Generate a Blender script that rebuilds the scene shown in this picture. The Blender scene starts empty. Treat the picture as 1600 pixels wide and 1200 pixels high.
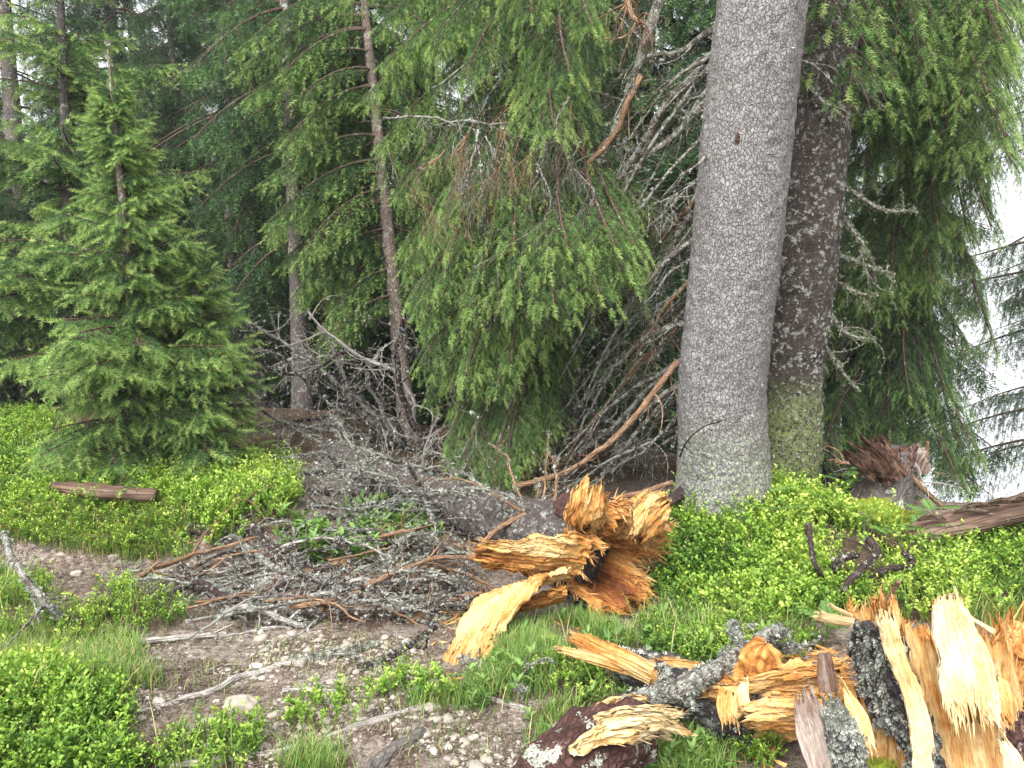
import bpy, math, numpy as np
from math import radians, sin, cos, pi

# ------------------------------------------------------------------ camera, sky, sun, exposure
SC = bpy.context.scene
COL = SC.collection
F = 1256.0; PITCH = radians(10.0); CAM = np.array([0.0, 0.0, 1.6])
cam_data = bpy.data.cameras.new('camera')
cam_data.sensor_width = 36.0
cam_data.lens = 36.0 * F / 1600.0
cam_data.clip_start = 0.05; cam_data.clip_end = 2000.0
cam = bpy.data.objects.new('camera', cam_data); COL.objects.link(cam)
cam.location = CAM; cam.rotation_euler = (radians(90) - PITCH, 0, 0)
SC.camera = cam

SUN_EL, SUN_AZ = radians(56), radians(205)       # azimuth clockwise from +Y: the brighter sky is behind the camera, to the left
world = bpy.data.worlds.new('World'); SC.world = world; world.use_nodes = True
wn, wl = world.node_tree.nodes, world.node_tree.links
bg = wn['Background']
tc = wn.new('ShaderNodeTexCoord')
sep = wn.new('ShaderNodeSeparateXYZ'); com = wn.new('ShaderNodeCombineXYZ')
ab = wn.new('ShaderNodeMath'); ab.operation = 'ABSOLUTE'
mx = wn.new('ShaderNodeMath'); mx.operation = 'MAXIMUM'; mx.inputs[1].default_value = 0.12   # mist fills the valley: as bright below the horizon
wl.new(tc.outputs['Generated'], sep.inputs[0])
wl.new(sep.outputs['X'], com.inputs['X']); wl.new(sep.outputs['Y'], com.inputs['Y'])
wl.new(sep.outputs['Z'], ab.inputs[0]); wl.new(ab.outputs[0], mx.inputs[0]); wl.new(mx.outputs[0], com.inputs['Z'])
sky = wn.new('ShaderNodeTexSky'); sky.sky_type = 'NISHITA'; sky.sun_disc = False
sky.sun_elevation = SUN_EL; sky.sun_rotation = SUN_AZ
sky.air_density = 1.0; sky.dust_density = 4.0; sky.ozone_density = 1.0
hs = wn.new('ShaderNodeHueSaturation'); hs.inputs['Saturation'].default_value = 0.12
wl.new(com.outputs[0], sky.inputs['Vector']); wl.new(sky.outputs[0], hs.inputs['Color'])
wl.new(hs.outputs[0], bg.inputs['Color']); bg.inputs['Strength'].default_value = 0.15

sd = bpy.data.lights.new('sun', 'SUN'); sd.energy = 1.5; sd.angle = radians(40); sd.color = (1.0, 0.97, 0.92)
sun = bpy.data.objects.new('sun', sd); COL.objects.link(sun)
sun.rotation_euler = (radians(90) - SUN_EL, 0, pi - SUN_AZ)
sun.location = (-3, -5, 12)

SC.view_settings.view_transform = 'Standard'; SC.view_settings.look = 'None'
SC.view_settings.gamma = 1.0; SC.view_settings.use_curve_mapping = False
SC.view_settings.exposure = 1.68
SC.render.engine = 'CYCLES'
cy = SC.cycles
cy.max_bounces = 8; cy.diffuse_bounces = 4; cy.glossy_bounces = 2; cy.transmission_bounces = 6; cy.transparent_max_bounces = 8
cy.sample_clamp_indirect = 6.0; cy.caustics_reflective = False; cy.caustics_refractive = False
cy.use_denoising = True
SC.render.film_transparent = False

# ------------------------------------------------------------------ helpers: pixels of the 1600 x 1200 photograph to points
def ray(px, py):
    a = (px - 800) / F; b = (600 - py) / F
    return np.array([a, cos(PITCH) + b * sin(PITCH), -sin(PITCH) + b * cos(PITCH)])
def at(px, py, Y):
    d = ray(px, py); return CAM + d * (Y / d[1])
def proj(P):
    P = np.asarray(P, float) - CAM
    dep = P[..., 1] * cos(PITCH) - P[..., 2] * sin(PITCH)
    up = P[..., 1] * sin(PITCH) + P[..., 2] * cos(PITCH)
    dd = np.where(dep < 0.05, 0.05, dep)
    return 800 + F * P[..., 0] / dd, 600 - F * up / dd, dep

# ------------------------------------------------------------------ noise
def _hash(i, j, k, s):
    h = (i * np.uint32(374761393) + j * np.uint32(668265263) + k * np.uint32(2246822519) + np.uint32((s * 3266489917 + 12345) & 0xffffffff))
    h = (h ^ (h >> np.uint32(13))) * np.uint32(1274126177)
    h = h ^ (h >> np.uint32(16))
    return h.astype(np.float64) / 2147483648.0 - 1.0
def vnoise(P, s=0):
    P = np.asarray(P, float); f = np.floor(P); t = P - f; t = t * t * (3 - 2 * t)
    I = f.astype(np.int64).astype(np.uint32)
    i, j, k = I[..., 0], I[..., 1], I[..., 2]; o = np.uint32(1)
    x, y, z = t[..., 0], t[..., 1], t[..., 2]
    def L(a, b, w): return a + (b - a) * w
    c00 = L(_hash(i, j, k, s), _hash(i + o, j, k, s), x); c10 = L(_hash(i, j + o, k, s), _hash(i + o, j + o, k, s), x)
    c01 = L(_hash(i, j, k + o, s), _hash(i + o, j, k + o, s), x); c11 = L(_hash(i, j + o, k + o, s), _hash(i + o, j + o, k + o, s), x)
    return L(L(c00, c10, y), L(c01, c11, y), z)
def fbm(P, octaves=4, s=0, gain=0.5):
    P = np.asarray(P, float); r = 0; a = 1.0
    for o in range(octaves):
        r = r + a * vnoise(P * (2.03 ** o) + 17.3 * o, s + o); a *= gain
    return r
def smooth(a, b, x):
    t = np.clip((x - a) / (b - a), 0, 1); return t * t * (3 - 2 * t)
def norm(v):
    v = np.asarray(v, float); return v / np.maximum(np.linalg.norm(v, axis=-1, keepdims=True), 1e-9)
def WH(px, py, h):
    """the point on a sight line that is h above the ground"""
    d = ray(px, py); t = np.linspace(1.2, 14, 3000); P = CAM + d * t[:, None]
    below = P[:, 2] < gz(P[:, 0], P[:, 1]) + h
    return P[int(np.argmax(below)) if below.any() else -1]
def inpoly(x, y, poly):
    x = np.asarray(x); r = np.zeros(x.shape, bool); n = len(poly)
    for i in range(n):
        (x1, y1), (x2, y2) = poly[i], poly[(i + 1) % n]
        if y1 == y2: continue
        r ^= ((y1 > y) != (y2 > y)) & (x < (x2 - x1) * (y - y1) / (y2 - y1) + x1)
    return r

# ------------------------------------------------------------------ mesh builder
class M:
    """collects vertices, faces, a tint per vertex and a grain coordinate per vertex; obj() links them as ONE mesh object"""
    def __init__(s): s.V, s.T, s.C, s.F, s.n = [], [], [], [], 0
    def add(s, v, faces, mat=0, tint=0.0, fc=None, smooth=True):
        v = np.asarray(v, np.float32).reshape(-1, 3); n = len(v)
        s.V.append(v)
        s.T.append(np.broadcast_to(np.asarray(tint, np.float32), (n,)).copy())
        s.C.append(v if fc is None else np.asarray(fc, np.float32).reshape(-1, 3))
        if not isinstance(faces, (list, tuple)): faces = [faces]
        for f in faces:
            f = np.asarray(f, np.int64)
            if f.size: s.F.append((f + s.n, mat, smooth))
        s.n += n
        return s
    def obj(s, name, mats, parent=None, origin=None):
        V = np.concatenate(s.V); T = np.concatenate(s.T); C = np.concatenate(s.C)
        if parent is not None: V = V - np.array(parent.location, np.float32)
        elif origin is not None: V = V - np.asarray(origin, np.float32)
        me = bpy.data.meshes.new(name)
        idx = np.concatenate([f.ravel() for f, _, _ in s.F]).astype(np.int32)
        tot = np.concatenate([np.full(len(f), f.shape[1]) for f, _, _ in s.F])
        st = np.concatenate([[0], np.cumsum(tot)[:-1]]).astype(np.int32)
        mi = np.concatenate([np.full(len(f), m) for f, m, _ in s.F]).astype(np.int32)
        sm = np.concatenate([np.full(len(f), k) for f, _, k in s.F]).astype(bool)
        me.vertices.add(len(V)); me.vertices.foreach_set('co', V.astype(np.float32).ravel())
        me.loops.add(len(idx)); me.loops.foreach_set('vertex_index', idx)
        me.polygons.add(len(st)); me.polygons.foreach_set('loop_start', st)
        me.polygons.foreach_set('material_index', mi); me.polygons.foreach_set('use_smooth', sm)
        a = me.attributes.new('tint', 'FLOAT', 'POINT'); a.data.foreach_set('value', T)
        a = me.attributes.new('grain', 'FLOAT_VECTOR', 'POINT'); a.data.foreach_set('vector', C.astype(np.float32).ravel())
        for m in (mats if isinstance(mats, (list, tuple)) else [mats]): me.materials.append(m)
        me.update(calc_edges=True)
        o = bpy.data.objects.new(name, me); COL.objects.link(o)
        if parent is not None: o.parent = parent
        elif origin is not None: o.location = [float(q) for q in origin]
        return o
def tag(o, label=None, cat=None, group=None, kind=None):
    for k, v in (('label', label), ('category', cat), ('group', group), ('kind', kind)):
        if v: o[k] = v
    return o
def empty(name, loc, label, cat, group=None):
    o = bpy.data.objects.new(name, None); COL.objects.link(o); o.location = [float(q) for q in loc]; o.empty_display_size = 0.1
    return tag(o, label, cat, group)

def catmull(pts, n):
    P = np.asarray(pts, float)
    if len(P) == 2: return P[0] + (P[1] - P[0]) * np.linspace(0, 1, n)[:, None]
    Q = np.vstack([2 * P[0] - P[1], P, 2 * P[-1] - P[-2]])
    t = np.linspace(0, len(P) - 1 - 1e-6, n); i = t.astype(int); u = (t - i)[:, None]
    a, b, c, d = Q[i], Q[i + 1], Q[i + 2], Q[i + 3]
    return 0.5 * ((2 * b) + (c - a) * u + (2 * a - 5 * b + 4 * c - d) * u ** 2 + (3 * b - a - 3 * c + d) * u ** 3)
def frames(path):
    T = norm(np.gradient(path, axis=0)); n = len(path)
    ref = np.array([0, 0, 1.0]) if abs(T[0][2]) < 0.85 else np.array([1.0, 0, 0])
    N = np.zeros_like(T); v = ref - T[0] * np.dot(ref, T[0]); N[0] = v / np.linalg.norm(v)
    for i in range(1, n):
        v = N[i - 1] - T[i] * np.dot(N[i - 1], T[i]); N[i] = v / max(np.linalg.norm(v), 1e-9)
    return T, N, np.cross(T, N)
def gridfaces(n, k, wrap=True):
    i = np.arange(n - 1)[:, None]; j = np.arange(k if wrap else k - 1)[None, :]; j2 = (j + 1) % k
    return np.stack([i * k + j, i * k + j2, (i + 1) * k + j2, (i + 1) * k + j], -1).reshape(-1, 4)
def tube(path, rad, K=8, rough=0.0, rs=20.0, seed=0, cap=True):
    """tapered tube along a path: vertices, faces, grain coordinate (straightened), and outward normals"""
    path = np.asarray(path, float); n = len(path); rad = np.broadcast_to(rad, (n,)).astype(float)
    T, N, B = frames(path); th = np.arange(K) / K * 2 * pi
    c, s_ = np.cos(th)[None, :, None], np.sin(th)[None, :, None]
    D = N[:, None] * c + B[:, None] * s_
    L = np.concatenate([[0], np.cumsum(np.linalg.norm(np.diff(path, axis=0), axis=1))])
    R = np.repeat(rad[:, None], K, 1)
    fc = np.stack([R * np.cos(th), R * np.sin(th), np.repeat(L[:, None], K, 1)], -1)
    if rough: R = R * (1 + rough * fbm(fc * rs + seed * 3.1, 3, seed))
    V = (path[:, None] + D * R[..., None]).reshape(-1, 3)
    f = [gridfaces(n, K)]
    if cap:
        V = np.vstack([V, path[0], path[-1]]); j = np.arange(K); j2 = (j + 1) % K; a = n * K
        f.append(np.stack([np.full(K, a), j2, j], -1)); f.append(np.stack([np.full(K, a + 1), (n - 1) * K + j, (n - 1) * K + j2], -1))
        fc = np.vstack([fc.reshape(-1, 3), [[0, 0, 0]], [[0, 0, L[-1]]]])
    return V, f, fc.reshape(-1, 3), D.reshape(-1, 3)
def prisms(P0, P1, R0, R1):
    """many thin three-sided sticks at once"""
    P0, P1 = np.asarray(P0, float), np.asarray(P1, float); n = len(P0)
    d = norm(P1 - P0); ref = np.where(np.abs(d[:, 2:3]) < 0.9, [[0, 0, 1.0]], [[1.0, 0, 0]])
    a = norm(np.cross(d, ref)); b = np.cross(d, a)
    V = np.zeros((n, 6, 3))
    for k in range(3):
        o = a * cos(k * 2.094) + b * sin(k * 2.094)
        V[:, k] = P0 + o * np.reshape(R0, (-1, 1)); V[:, 3 + k] = P1 + o * np.reshape(R1, (-1, 1))
    q = np.array([[0, 1, 4, 3], [1, 2, 5, 4], [2, 0, 3, 5]])
    return V.reshape(-1, 3), (np.arange(n)[:, None, None] * 6 + q).reshape(-1, 4)
def stamp(tv, tf, O, Rm, sc):
    """copies of one template (tv, tf) at origins O with rotation matrices Rm and scales sc, baked into plain arrays"""
    n = len(O); k = len(tv)
    V = np.einsum('nij,kj->nki', Rm, tv) * np.reshape(sc, (-1, 1, 1)) + O[:, None]
    return V.reshape(-1, 3), (np.arange(n)[:, None, None] * k + tf).reshape(-1, tf.shape[1])
def basis(D, roll=None, rng=None):
    """rotation matrices whose x axis is D (n,3); rolled at random about it"""
    D = norm(D); ref = np.where(np.abs(D[:, 2:3]) < 0.95, [[0, 0, 1.0]], [[1.0, 0, 0]])
    y = norm(np.cross(ref, D)); z = np.cross(D, y)
    if roll is not None:
        c, s_ = np.cos(roll)[:, None], np.sin(roll)[:, None]; y, z = y * c + z * s_, z * c - y * s_
    return np.stack([D, y, z], -1)
def rotz_mats(az, tilt=None, taz=None):
    c, s_ = np.cos(az), np.sin(az); o, i = np.zeros_like(az), np.ones_like(az)
    R = np.stack([np.stack([c, -s_, o], -1), np.stack([s_, c, o], -1), np.stack([o, o, i], -1)], -2)
    if tilt is not None:
        ax = np.stack([np.cos(taz), np.sin(taz), o], -1); ct, st = np.cos(tilt)[:, None, None], np.sin(tilt)[:, None, None]
        Kx = np.zeros_like(R); Kx[:, 0, 2] = ax[:, 1]; Kx[:, 1, 2] = -ax[:, 0]; Kx[:, 2, 0] = -ax[:, 1]; Kx[:, 2, 1] = ax[:, 0]
        I = np.eye(3)[None]
        R = (I + st * Kx + (1 - ct) * (Kx @ Kx)) @ R
    return R
# lichen: little crumpled rosettes, stamped by the hundred onto bark
_r = np.random.default_rng(3)
_lv, _lf = [], []
for _k in range(7):
    a0 = _k * 0.9 + _r.uniform(-.3, .3); w = .45; l = _r.uniform(.6, 1.1); u = _r.uniform(.25, .9); b = len(_lv)
    _lv += [[0.05 * cos(a0), .05 * sin(a0), 0], [l * cos(a0 - w), l * sin(a0 - w), u * .7], [l * 1.05 * cos(a0 + w * .5), l * 1.05 * sin(a0 + w * .5), u * 1.1]]
    _lf += [[b, b + 1, b + 2]]
LICH_V, LICH_F = np.array(_lv)[:, [2, 0, 1]], np.array(_lf)
def lichen(m, P, N, size, rng, mat=1):
    n = len(P)
    if n == 0: return
    sc = size * rng.uniform(.45, 1.3, n) * rng.choice([.6, 1, 1.5], n)
    V, f = stamp(LICH_V, LICH_F, np.asarray(P), basis(N, rng.uniform(0, 6.28, n)), sc)
    m.add(V, f, mat, np.repeat(rng.uniform(0, 1, n), len(LICH_V)), smooth=False)
# ------------------------------------------------------------------ procedural materials
class NT:
    def __init__(s, name):
        s.m = bpy.data.materials.new(name); s.m.use_nodes = True
        s.n, s.l = s.m.node_tree.nodes, s.m.node_tree.links
        s.b = s.n['Principled BSDF']; s.out = s.n['Material Output']
    def node(s, t, ins=None, **props):
        x = s.n.new(t)
        for k, v in props.items(): setattr(x, k, v)
        for k, v in (ins or {}).items(): s.put(x.inputs[k], v)
        return x
    def put(s, sock, v):
        if hasattr(v, 'is_output'): s.l.new(v, sock)
        elif isinstance(v, (tuple, list)) and sock.type == 'RGBA' and len(v) == 3: sock.default_value = (*v, 1)
        else: sock.default_value = v
    def attr(s, name, vec=False):
        x = s.node('ShaderNodeAttribute', attribute_name=name); return x.outputs['Vector'] if vec else x.outputs['Fac']
    def map(s, vec, scale):
        return s.node('ShaderNodeVectorMath', {0: vec, 1: scale}, operation='MULTIPLY').outputs[0]
    def noise(s, vec, scale=1.0, detail=4, rough=.55, dist=0.0):
        return s.node('ShaderNodeTexNoise', {'Vector': vec, 'Scale': scale, 'Detail': detail, 'Roughness': rough, 'Distortion': dist}).outputs['Fac']
    def voro(s, vec, scale, feature='F1', rnd=1.0):
        return s.node('ShaderNodeTexVoronoi', {'Vector': vec, 'Scale': scale, 'Randomness': rnd}, feature=feature)
    def ramp(s, fac, stops, interp='LINEAR'):
        x = s.node('ShaderNodeValToRGB', {'Fac': fac}); r = x.color_ramp; r.interpolation = interp
        while len(r.elements) < len(stops): r.elements.new(0.5)
        for e, (p, c) in zip(r.elements, stops): e.position = p; e.color = (*c, 1) if len(c) == 3 else c
        return x.outputs['Color']
    def step(s, fac, a, b, lo=0.0, hi=1.0):
        return s.node('ShaderNodeMapRange', {'Value': fac, 'From Min': a, 'From Max': b, 'To Min': lo, 'To Max': hi}).outputs[0]
    def math(s, op, a, b=0.0, c=None):
        ins = {0: a, 1: b}
        if c is not None: ins[2] = c
        return s.node('ShaderNodeMath', ins, operation=op).outputs[0]
    def mix(s, fac, a, b, mode='MIX'):
        x = s.node('ShaderNodeMix', data_type='RGBA', blend_type=mode)
        s.put(x.inputs[0], fac); s.put(x.inputs[6], a); s.put(x.inputs[7], b); return x.outputs[2]
    def bump(s, h, strength=.5, dist=.01, nrm=None):
        ins = {'Height': h, 'Strength': strength, 'Distance': dist}
        if nrm is not None: ins['Normal'] = nrm
        return s.node('ShaderNodeBump', ins).outputs[0]
    def done(s, color, rough=.8, nrm=None, spec=.3):
        s.put(s.b.inputs['Base Color'], color); s.put(s.b.inputs['Roughness'], rough); s.b.inputs['Specular IOR Level'].default_value = spec
        if nrm is not None: s.l.new(nrm, s.b.inputs['Normal'])
        return s.m

def leafy(name, stops, trans=.35, tcol=(1.25, 1.2, .7), rough=.5, spec=.25):
    t = NT(name); c = t.ramp(t.attr('tint'), stops); t.done(c, rough, None, spec)
    tr = t.node('ShaderNodeBsdfTranslucent', {'Color': t.mix(1.0, c, tcol, 'MULTIPLY')})
    mixs = t.node('ShaderNodeMixShader', {0: trans, 1: t.b.outputs[0], 2: tr.outputs[0]})
    t.l.new(mixs.outputs[0], t.out.inputs['Surface']); return t.m
MAT = {}
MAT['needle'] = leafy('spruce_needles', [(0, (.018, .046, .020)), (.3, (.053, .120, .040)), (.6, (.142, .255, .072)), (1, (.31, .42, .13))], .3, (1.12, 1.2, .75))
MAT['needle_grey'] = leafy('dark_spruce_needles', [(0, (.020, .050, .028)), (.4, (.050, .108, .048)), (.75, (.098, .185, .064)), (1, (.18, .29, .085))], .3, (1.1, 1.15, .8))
MAT['needle_dead'] = leafy('dry_needles', [(0, (.10, .05, .02)), (1, (.25, .12, .05))], .2)
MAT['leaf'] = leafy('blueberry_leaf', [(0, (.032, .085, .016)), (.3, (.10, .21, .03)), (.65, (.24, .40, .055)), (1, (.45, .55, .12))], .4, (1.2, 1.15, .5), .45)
MAT['herb'] = leafy('herb_leaf', [(0, (.05, .11, .03)), (.6, (.12, .23, .055)), (1, (.21, .33, .09))], .35)
MAT['grass'] = leafy('grass_blade', [(0, (.05, .12, .025)), (.45, (.13, .24, .045)), (.75, (.25, .34, .09)), (1, (.44, .37, .18))], .35)
MAT['moss'] = leafy('moss', [(0, (.06, .10, .01)), (.6, (.17, .21, .02)), (1, (.30, .32, .04))], .2)
MAT['lichen'] = leafy('lichen', [(0, (.10, .105, .09)), (.45, (.20, .21, .18)), (.8, (.31, .325, .28)), (1, (.46, .47, .42))], .15, (1, 1, .9), .9, .1)
MAT['lichen_green'] = leafy('green_lichen', [(0, (.10, .115, .07)), (.5, (.17, .195, .115)), (1, (.29, .32, .21))], .15, (1, 1, .9), .9, .1)

def bark_grey():
    t = NT('grey_spruce_bark'); g = t.attr('grain', True); v = t.map(g, (1, 1, .72))
    w = t.node('ShaderNodeVectorMath', {0: v, 1: t.map(t.node('ShaderNodeTexNoise', {'Vector': v, 'Scale': 38.0, 'Detail': 3.0}).outputs['Color'], (.040, .040, .040))}, operation='ADD').outputs[0]
    e = t.voro(w, 62.0, 'DISTANCE_TO_EDGE').outputs['Distance']; cell = t.voro(w, 62.0).outputs['Color']
    crack = t.step(e, .0, .13)
    e2 = t.voro(w, 190.0, 'DISTANCE_TO_EDGE').outputs['Distance']; fine = t.step(e2, .0, .25, .72, 1.0)
    big = t.noise(t.map(g, (1, 1, .5)), 6.0, 5, .6)
    base = t.ramp(big, [(.3, (.140, .134, .131)), (.5, (.20, .195, .192)), (.7, (.27, .267, .265))])
    base = t.mix(t.step(t.math('MULTIPLY', cell, 1.0), .2, .9, 0, .4), base, (.36, .355, .35))
    base = t.mix(t.step(t.noise(t.map(g, (1, 1, .3)), 3.1, 4), .54, .72, 0, .4), base, (.20, .15, .13))
    base = t.mix(t.step(t.noise(t.map(g, (1, 1, .06)), 16.0, 5, .7), .50, .68, 0, .5), base, (.10, .092, .088))
    col = t.mix(crack, (.092, .079, .072), base)
    col = t.mix(t.step(t.noise(g, 150.0, 4, .8), .42, .62, 0, .6), col, t.mix(t.noise(g, 90.0, 2), (.085, .072, .066), (.40, .395, .39)))
    col = t.mix(1.0, col, t.ramp(fine, [(0, (0, 0, 0)), (1, (1, 1, 1))]), 'MULTIPLY')
    sp = t.math('MULTIPLY', t.step(t.noise(g, 55.0, 5, .7), .50, .57), t.step(t.attr('tint'), .15, .75))
    col = t.mix(sp, col, t.ramp(t.noise(g, 130.0), [(.35, (.17, .21, .09)), (.65, (.38, .41, .32))]))
    h = t.math('ADD', t.math('MULTIPLY', crack, .7), t.math('MULTIPLY', t.noise(g, 160.0, 3), .5))
    return t.done(col, .85, t.bump(h, .9, .010), .2)
MAT['bark_grey'] = bark_grey()
def bark_plain(name, dark, mid, pale, scale=60.0, lich=.0, lcol=(.33, .35, .29), zs=.5, moss=0.0):
    t = NT(name); g = t.attr('grain', True); v = t.map(g, (1, 1, zs))
    e = t.voro(v, scale, 'DISTANCE_TO_EDGE').outputs['Distance']; crack = t.step(e, .02, .2)
    n = t.noise(v, scale * .35, 6, .65); col = t.ramp(n, [(.3, dark), (.52, mid), (.75, pale)])
    col = t.mix(t.math('MULTIPLY', t.math('SUBTRACT', 1.0, crack), .65), col, dark)
    if lich:
        a = t.step(t.noise(g, scale * .22, 5, .75), .66 - lich * .3, .69 - lich * .3)
        a = t.math('MULTIPLY', a, t.step(t.noise(g, scale * 2.5, 2), .35, .5))
        col = t.mix(a, col, t.mix(t.noise(g, scale * 3.0), tuple(q * .6 for q in lcol), tuple(q * 1.35 for q in lcol)))
    if moss:
        a = t.math('MULTIPLY', t.step(t.noise(g, scale * .5, 5, .7), .42, .56), t.step(t.attr('tint'), .3, .8))
        col = t.mix(a, col, t.ramp(t.noise(g, scale * 3), [(.3, (.07, .10, .025)), (.7, (.24, .29, .11))]))
    h = t.math('ADD', t.math('MULTIPLY', crack, .6), t.math('MULTIPLY', n, .8))
    return t.done(col, .88, t.bump(h, .7, .01), .2)
MAT['bark_red'] = bark_plain('dark_red_lichen_bark', (.026, .020, .018), (.062, .047, .042), (.13, .105, .098), 120, .36, (.30, .32, .27), .6, 1.0)
MAT['bark_far'] = bark_plain('far_spruce_bark', (.06, .052, .05), (.115, .098, .09), (.18, .155, .14), 45, .25)
MAT['bark_brown'] = bark_plain('reddish_spruce_bark', (.09, .068, .057), (.175, .135, .115), (.28, .235, .21), 60, .3)
MAT['bark_fallen'] = bark_plain('scaly_fallen_bark', (.035, .028, .025), (.088, .072, .066), (.22, .20, .19), 120, .3, (.30, .30, .28), .8)
MAT['bark_butt'] = bark_plain('purple_brown_bark', (.025, .012, .010), (.075, .035, .030), (.16, .09, .08), 60, .35)
MAT['bark_black'] = bark_plain('black_lichen_bark', (.018, .016, .016), (.05, .045, .045), (.12, .11, .105), 65, .35, (.27, .29, .25), .8)
MAT['bark_log'] = bark_plain('bare_brown_log', (.055, .034, .025), (.125, .078, .056), (.23, .17, .135), 45, 0.1, zs=.10)
MAT['twig'] = bark_plain('spruce_twig', (.05, .032, .022), (.105, .070, .05), (.19, .15, .12), 120, .2)
MAT['stick'] = bark_plain('dead_lichen_branch', (.04, .032, .026), (.115, .095, .082), (.25, .22, .20), 110, .6, (.29, .295, .26), .4)
MAT['stick_brown'] = bark_plain('bare_brown_branch', (.10, .055, .03), (.24, .145, .085), (.38, .27, .18), 90, .15, zs=.2)
MAT['stick_dark'] = bark_plain('wet_dark_branch', (.02, .013, .012), (.05, .032, .03), (.12, .09, .085), 90, .3, (.25, .25, .24), .3)
MAT['root'] = bark_plain('weathered_root', (.17, .15, .135), (.35, .32, .295), (.54, .51, .48), 80, .1, (.5, .5, .46), .12)
MAT['litterwood'] = bark_plain('twig_litter', (.08, .055, .04), (.19, .145, .12), (.36, .30, .26), 60, .0)

def torn(name, stops, streak=80.0, dark=(.10, .035, .012)):
    """torn conifer wood: grain runs along the x of the grain coordinate"""
    t = NT(name); g = t.attr('grain', True)
    n1 = t.noise(t.map(g, (4, streak, streak)), 1.0, 5, .6, .3); n2 = t.noise(t.map(g, (9, streak * 3, streak * 3)), 1.0, 3, .6)
    n3 = t.noise(t.map(g, (5, 9, 9)), 1.0, 5, .6)
    n4 = t.noise(g, 55.0, 5, .7)
    f = t.math('ADD', t.math('MULTIPLY', t.math('SUBTRACT', n1, .5), .85), t.math('MULTIPLY', t.math('SUBTRACT', n3, .5), .95))
    f = t.math('ADD', f, t.math('MULTIPLY', t.math('SUBTRACT', n4, .5), .55))
    f = t.math('ADD', f, t.attr('tint'))
    col = t.ramp(f, stops)
    col = t.mix(t.step(n2, .55, .68, 0, .65), col, t.mix(.5, dark, col))
    h = t.math('ADD', t.math('ADD', t.math('MULTIPLY', n1, .6), t.math('MULTIPLY', n2, .5)), t.math('MULTIPLY', n4, .5))
    return t.done(col, .8, t.bump(h, .9, .010), .2)
WOODS = [(0, (.60, .44, .23)), (.25, (.52, .32, .125)), (.45, (.43, .195, .050)), (.62, (.28, .105, .028)), (.80, (.16, .052, .018)), (1, (.045, .02, .012))]
MAT['wood'] = torn('torn_orange_wood', WOODS)
MAT['wood_pale'] = torn('torn_pale_wood', [(0, (.66, .55, .35)), (.3, (.60, .44, .22)), (.55, (.50, .29, .10)), (1, (.30, .13, .045))], 90.0, (.34, .17, .06))
MAT['wood_old'] = torn('old_rotten_wood', [(0, (.27, .19, .135)), (.35, (.16, .095, .065)), (.6, (.09, .05, .035)), (1, (.04, .022, .016))], 70.0, (.03, .015, .01))
MAT['wood_grey'] = torn('weathered_grey_wood', [(0, (.36, .31, .27)), (.35, (.22, .17, .14)), (.6, (.12, .07, .05)), (1, (.05, .028, .02))], 70.0, (.03, .02, .015))
def stone():
    t = NT('trail_stone'); g = t.attr('grain', True); n = t.noise(g, 14.0, 6, .65)
    col = t.mix(t.step(n, .35, .7), t.ramp(t.attr('tint'), [(0, (.10, .09, .08)), (.4, (.20, .18, .16)), (.75, (.31, .26, .22)), (1, (.50, .47, .44))]), (.30, .26, .22))
    return t.done(col, .8, t.bump(t.noise(g, 60.0, 4), .4, .005), .3)
MAT['stone'] = stone()
def soil():
    t = NT('trail_soil'); g = t.node('ShaderNodeNewGeometry').outputs['Position']
    n = t.noise(g, 2.2, 6, .6); k = t.noise(g, 38.0, 6, .7); v = t.voro(g, 75.0)
    col = t.ramp(n, [(.3, (.088, .056, .038)), (.5, (.145, .112, .088)), (.7, (.21, .18, .155))])
    col = t.mix(t.step(k, .45, .7), col, (.30, .255, .22)); col = t.mix(t.step(k, .52, .3), col, (.055, .032, .02))
    peb = t.math('MULTIPLY', t.step(v.outputs['Distance'], .42, .32), t.step(t.noise(g, 5.0, 3), .45, .6))
    col = t.mix(peb, col, t.mix(v.outputs['Color'], (.17, .16, .15), (.40, .38, .36)))
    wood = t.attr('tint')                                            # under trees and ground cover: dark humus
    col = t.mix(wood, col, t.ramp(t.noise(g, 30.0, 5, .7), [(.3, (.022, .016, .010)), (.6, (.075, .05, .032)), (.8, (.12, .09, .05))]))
    h = t.math('ADD', t.math('MULTIPLY', k, .8), t.math('MULTIPLY', peb, .5))
    return t.done(col, .92, t.bump(h, .9, .02), .15)
MAT['soil'] = soil()
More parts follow.
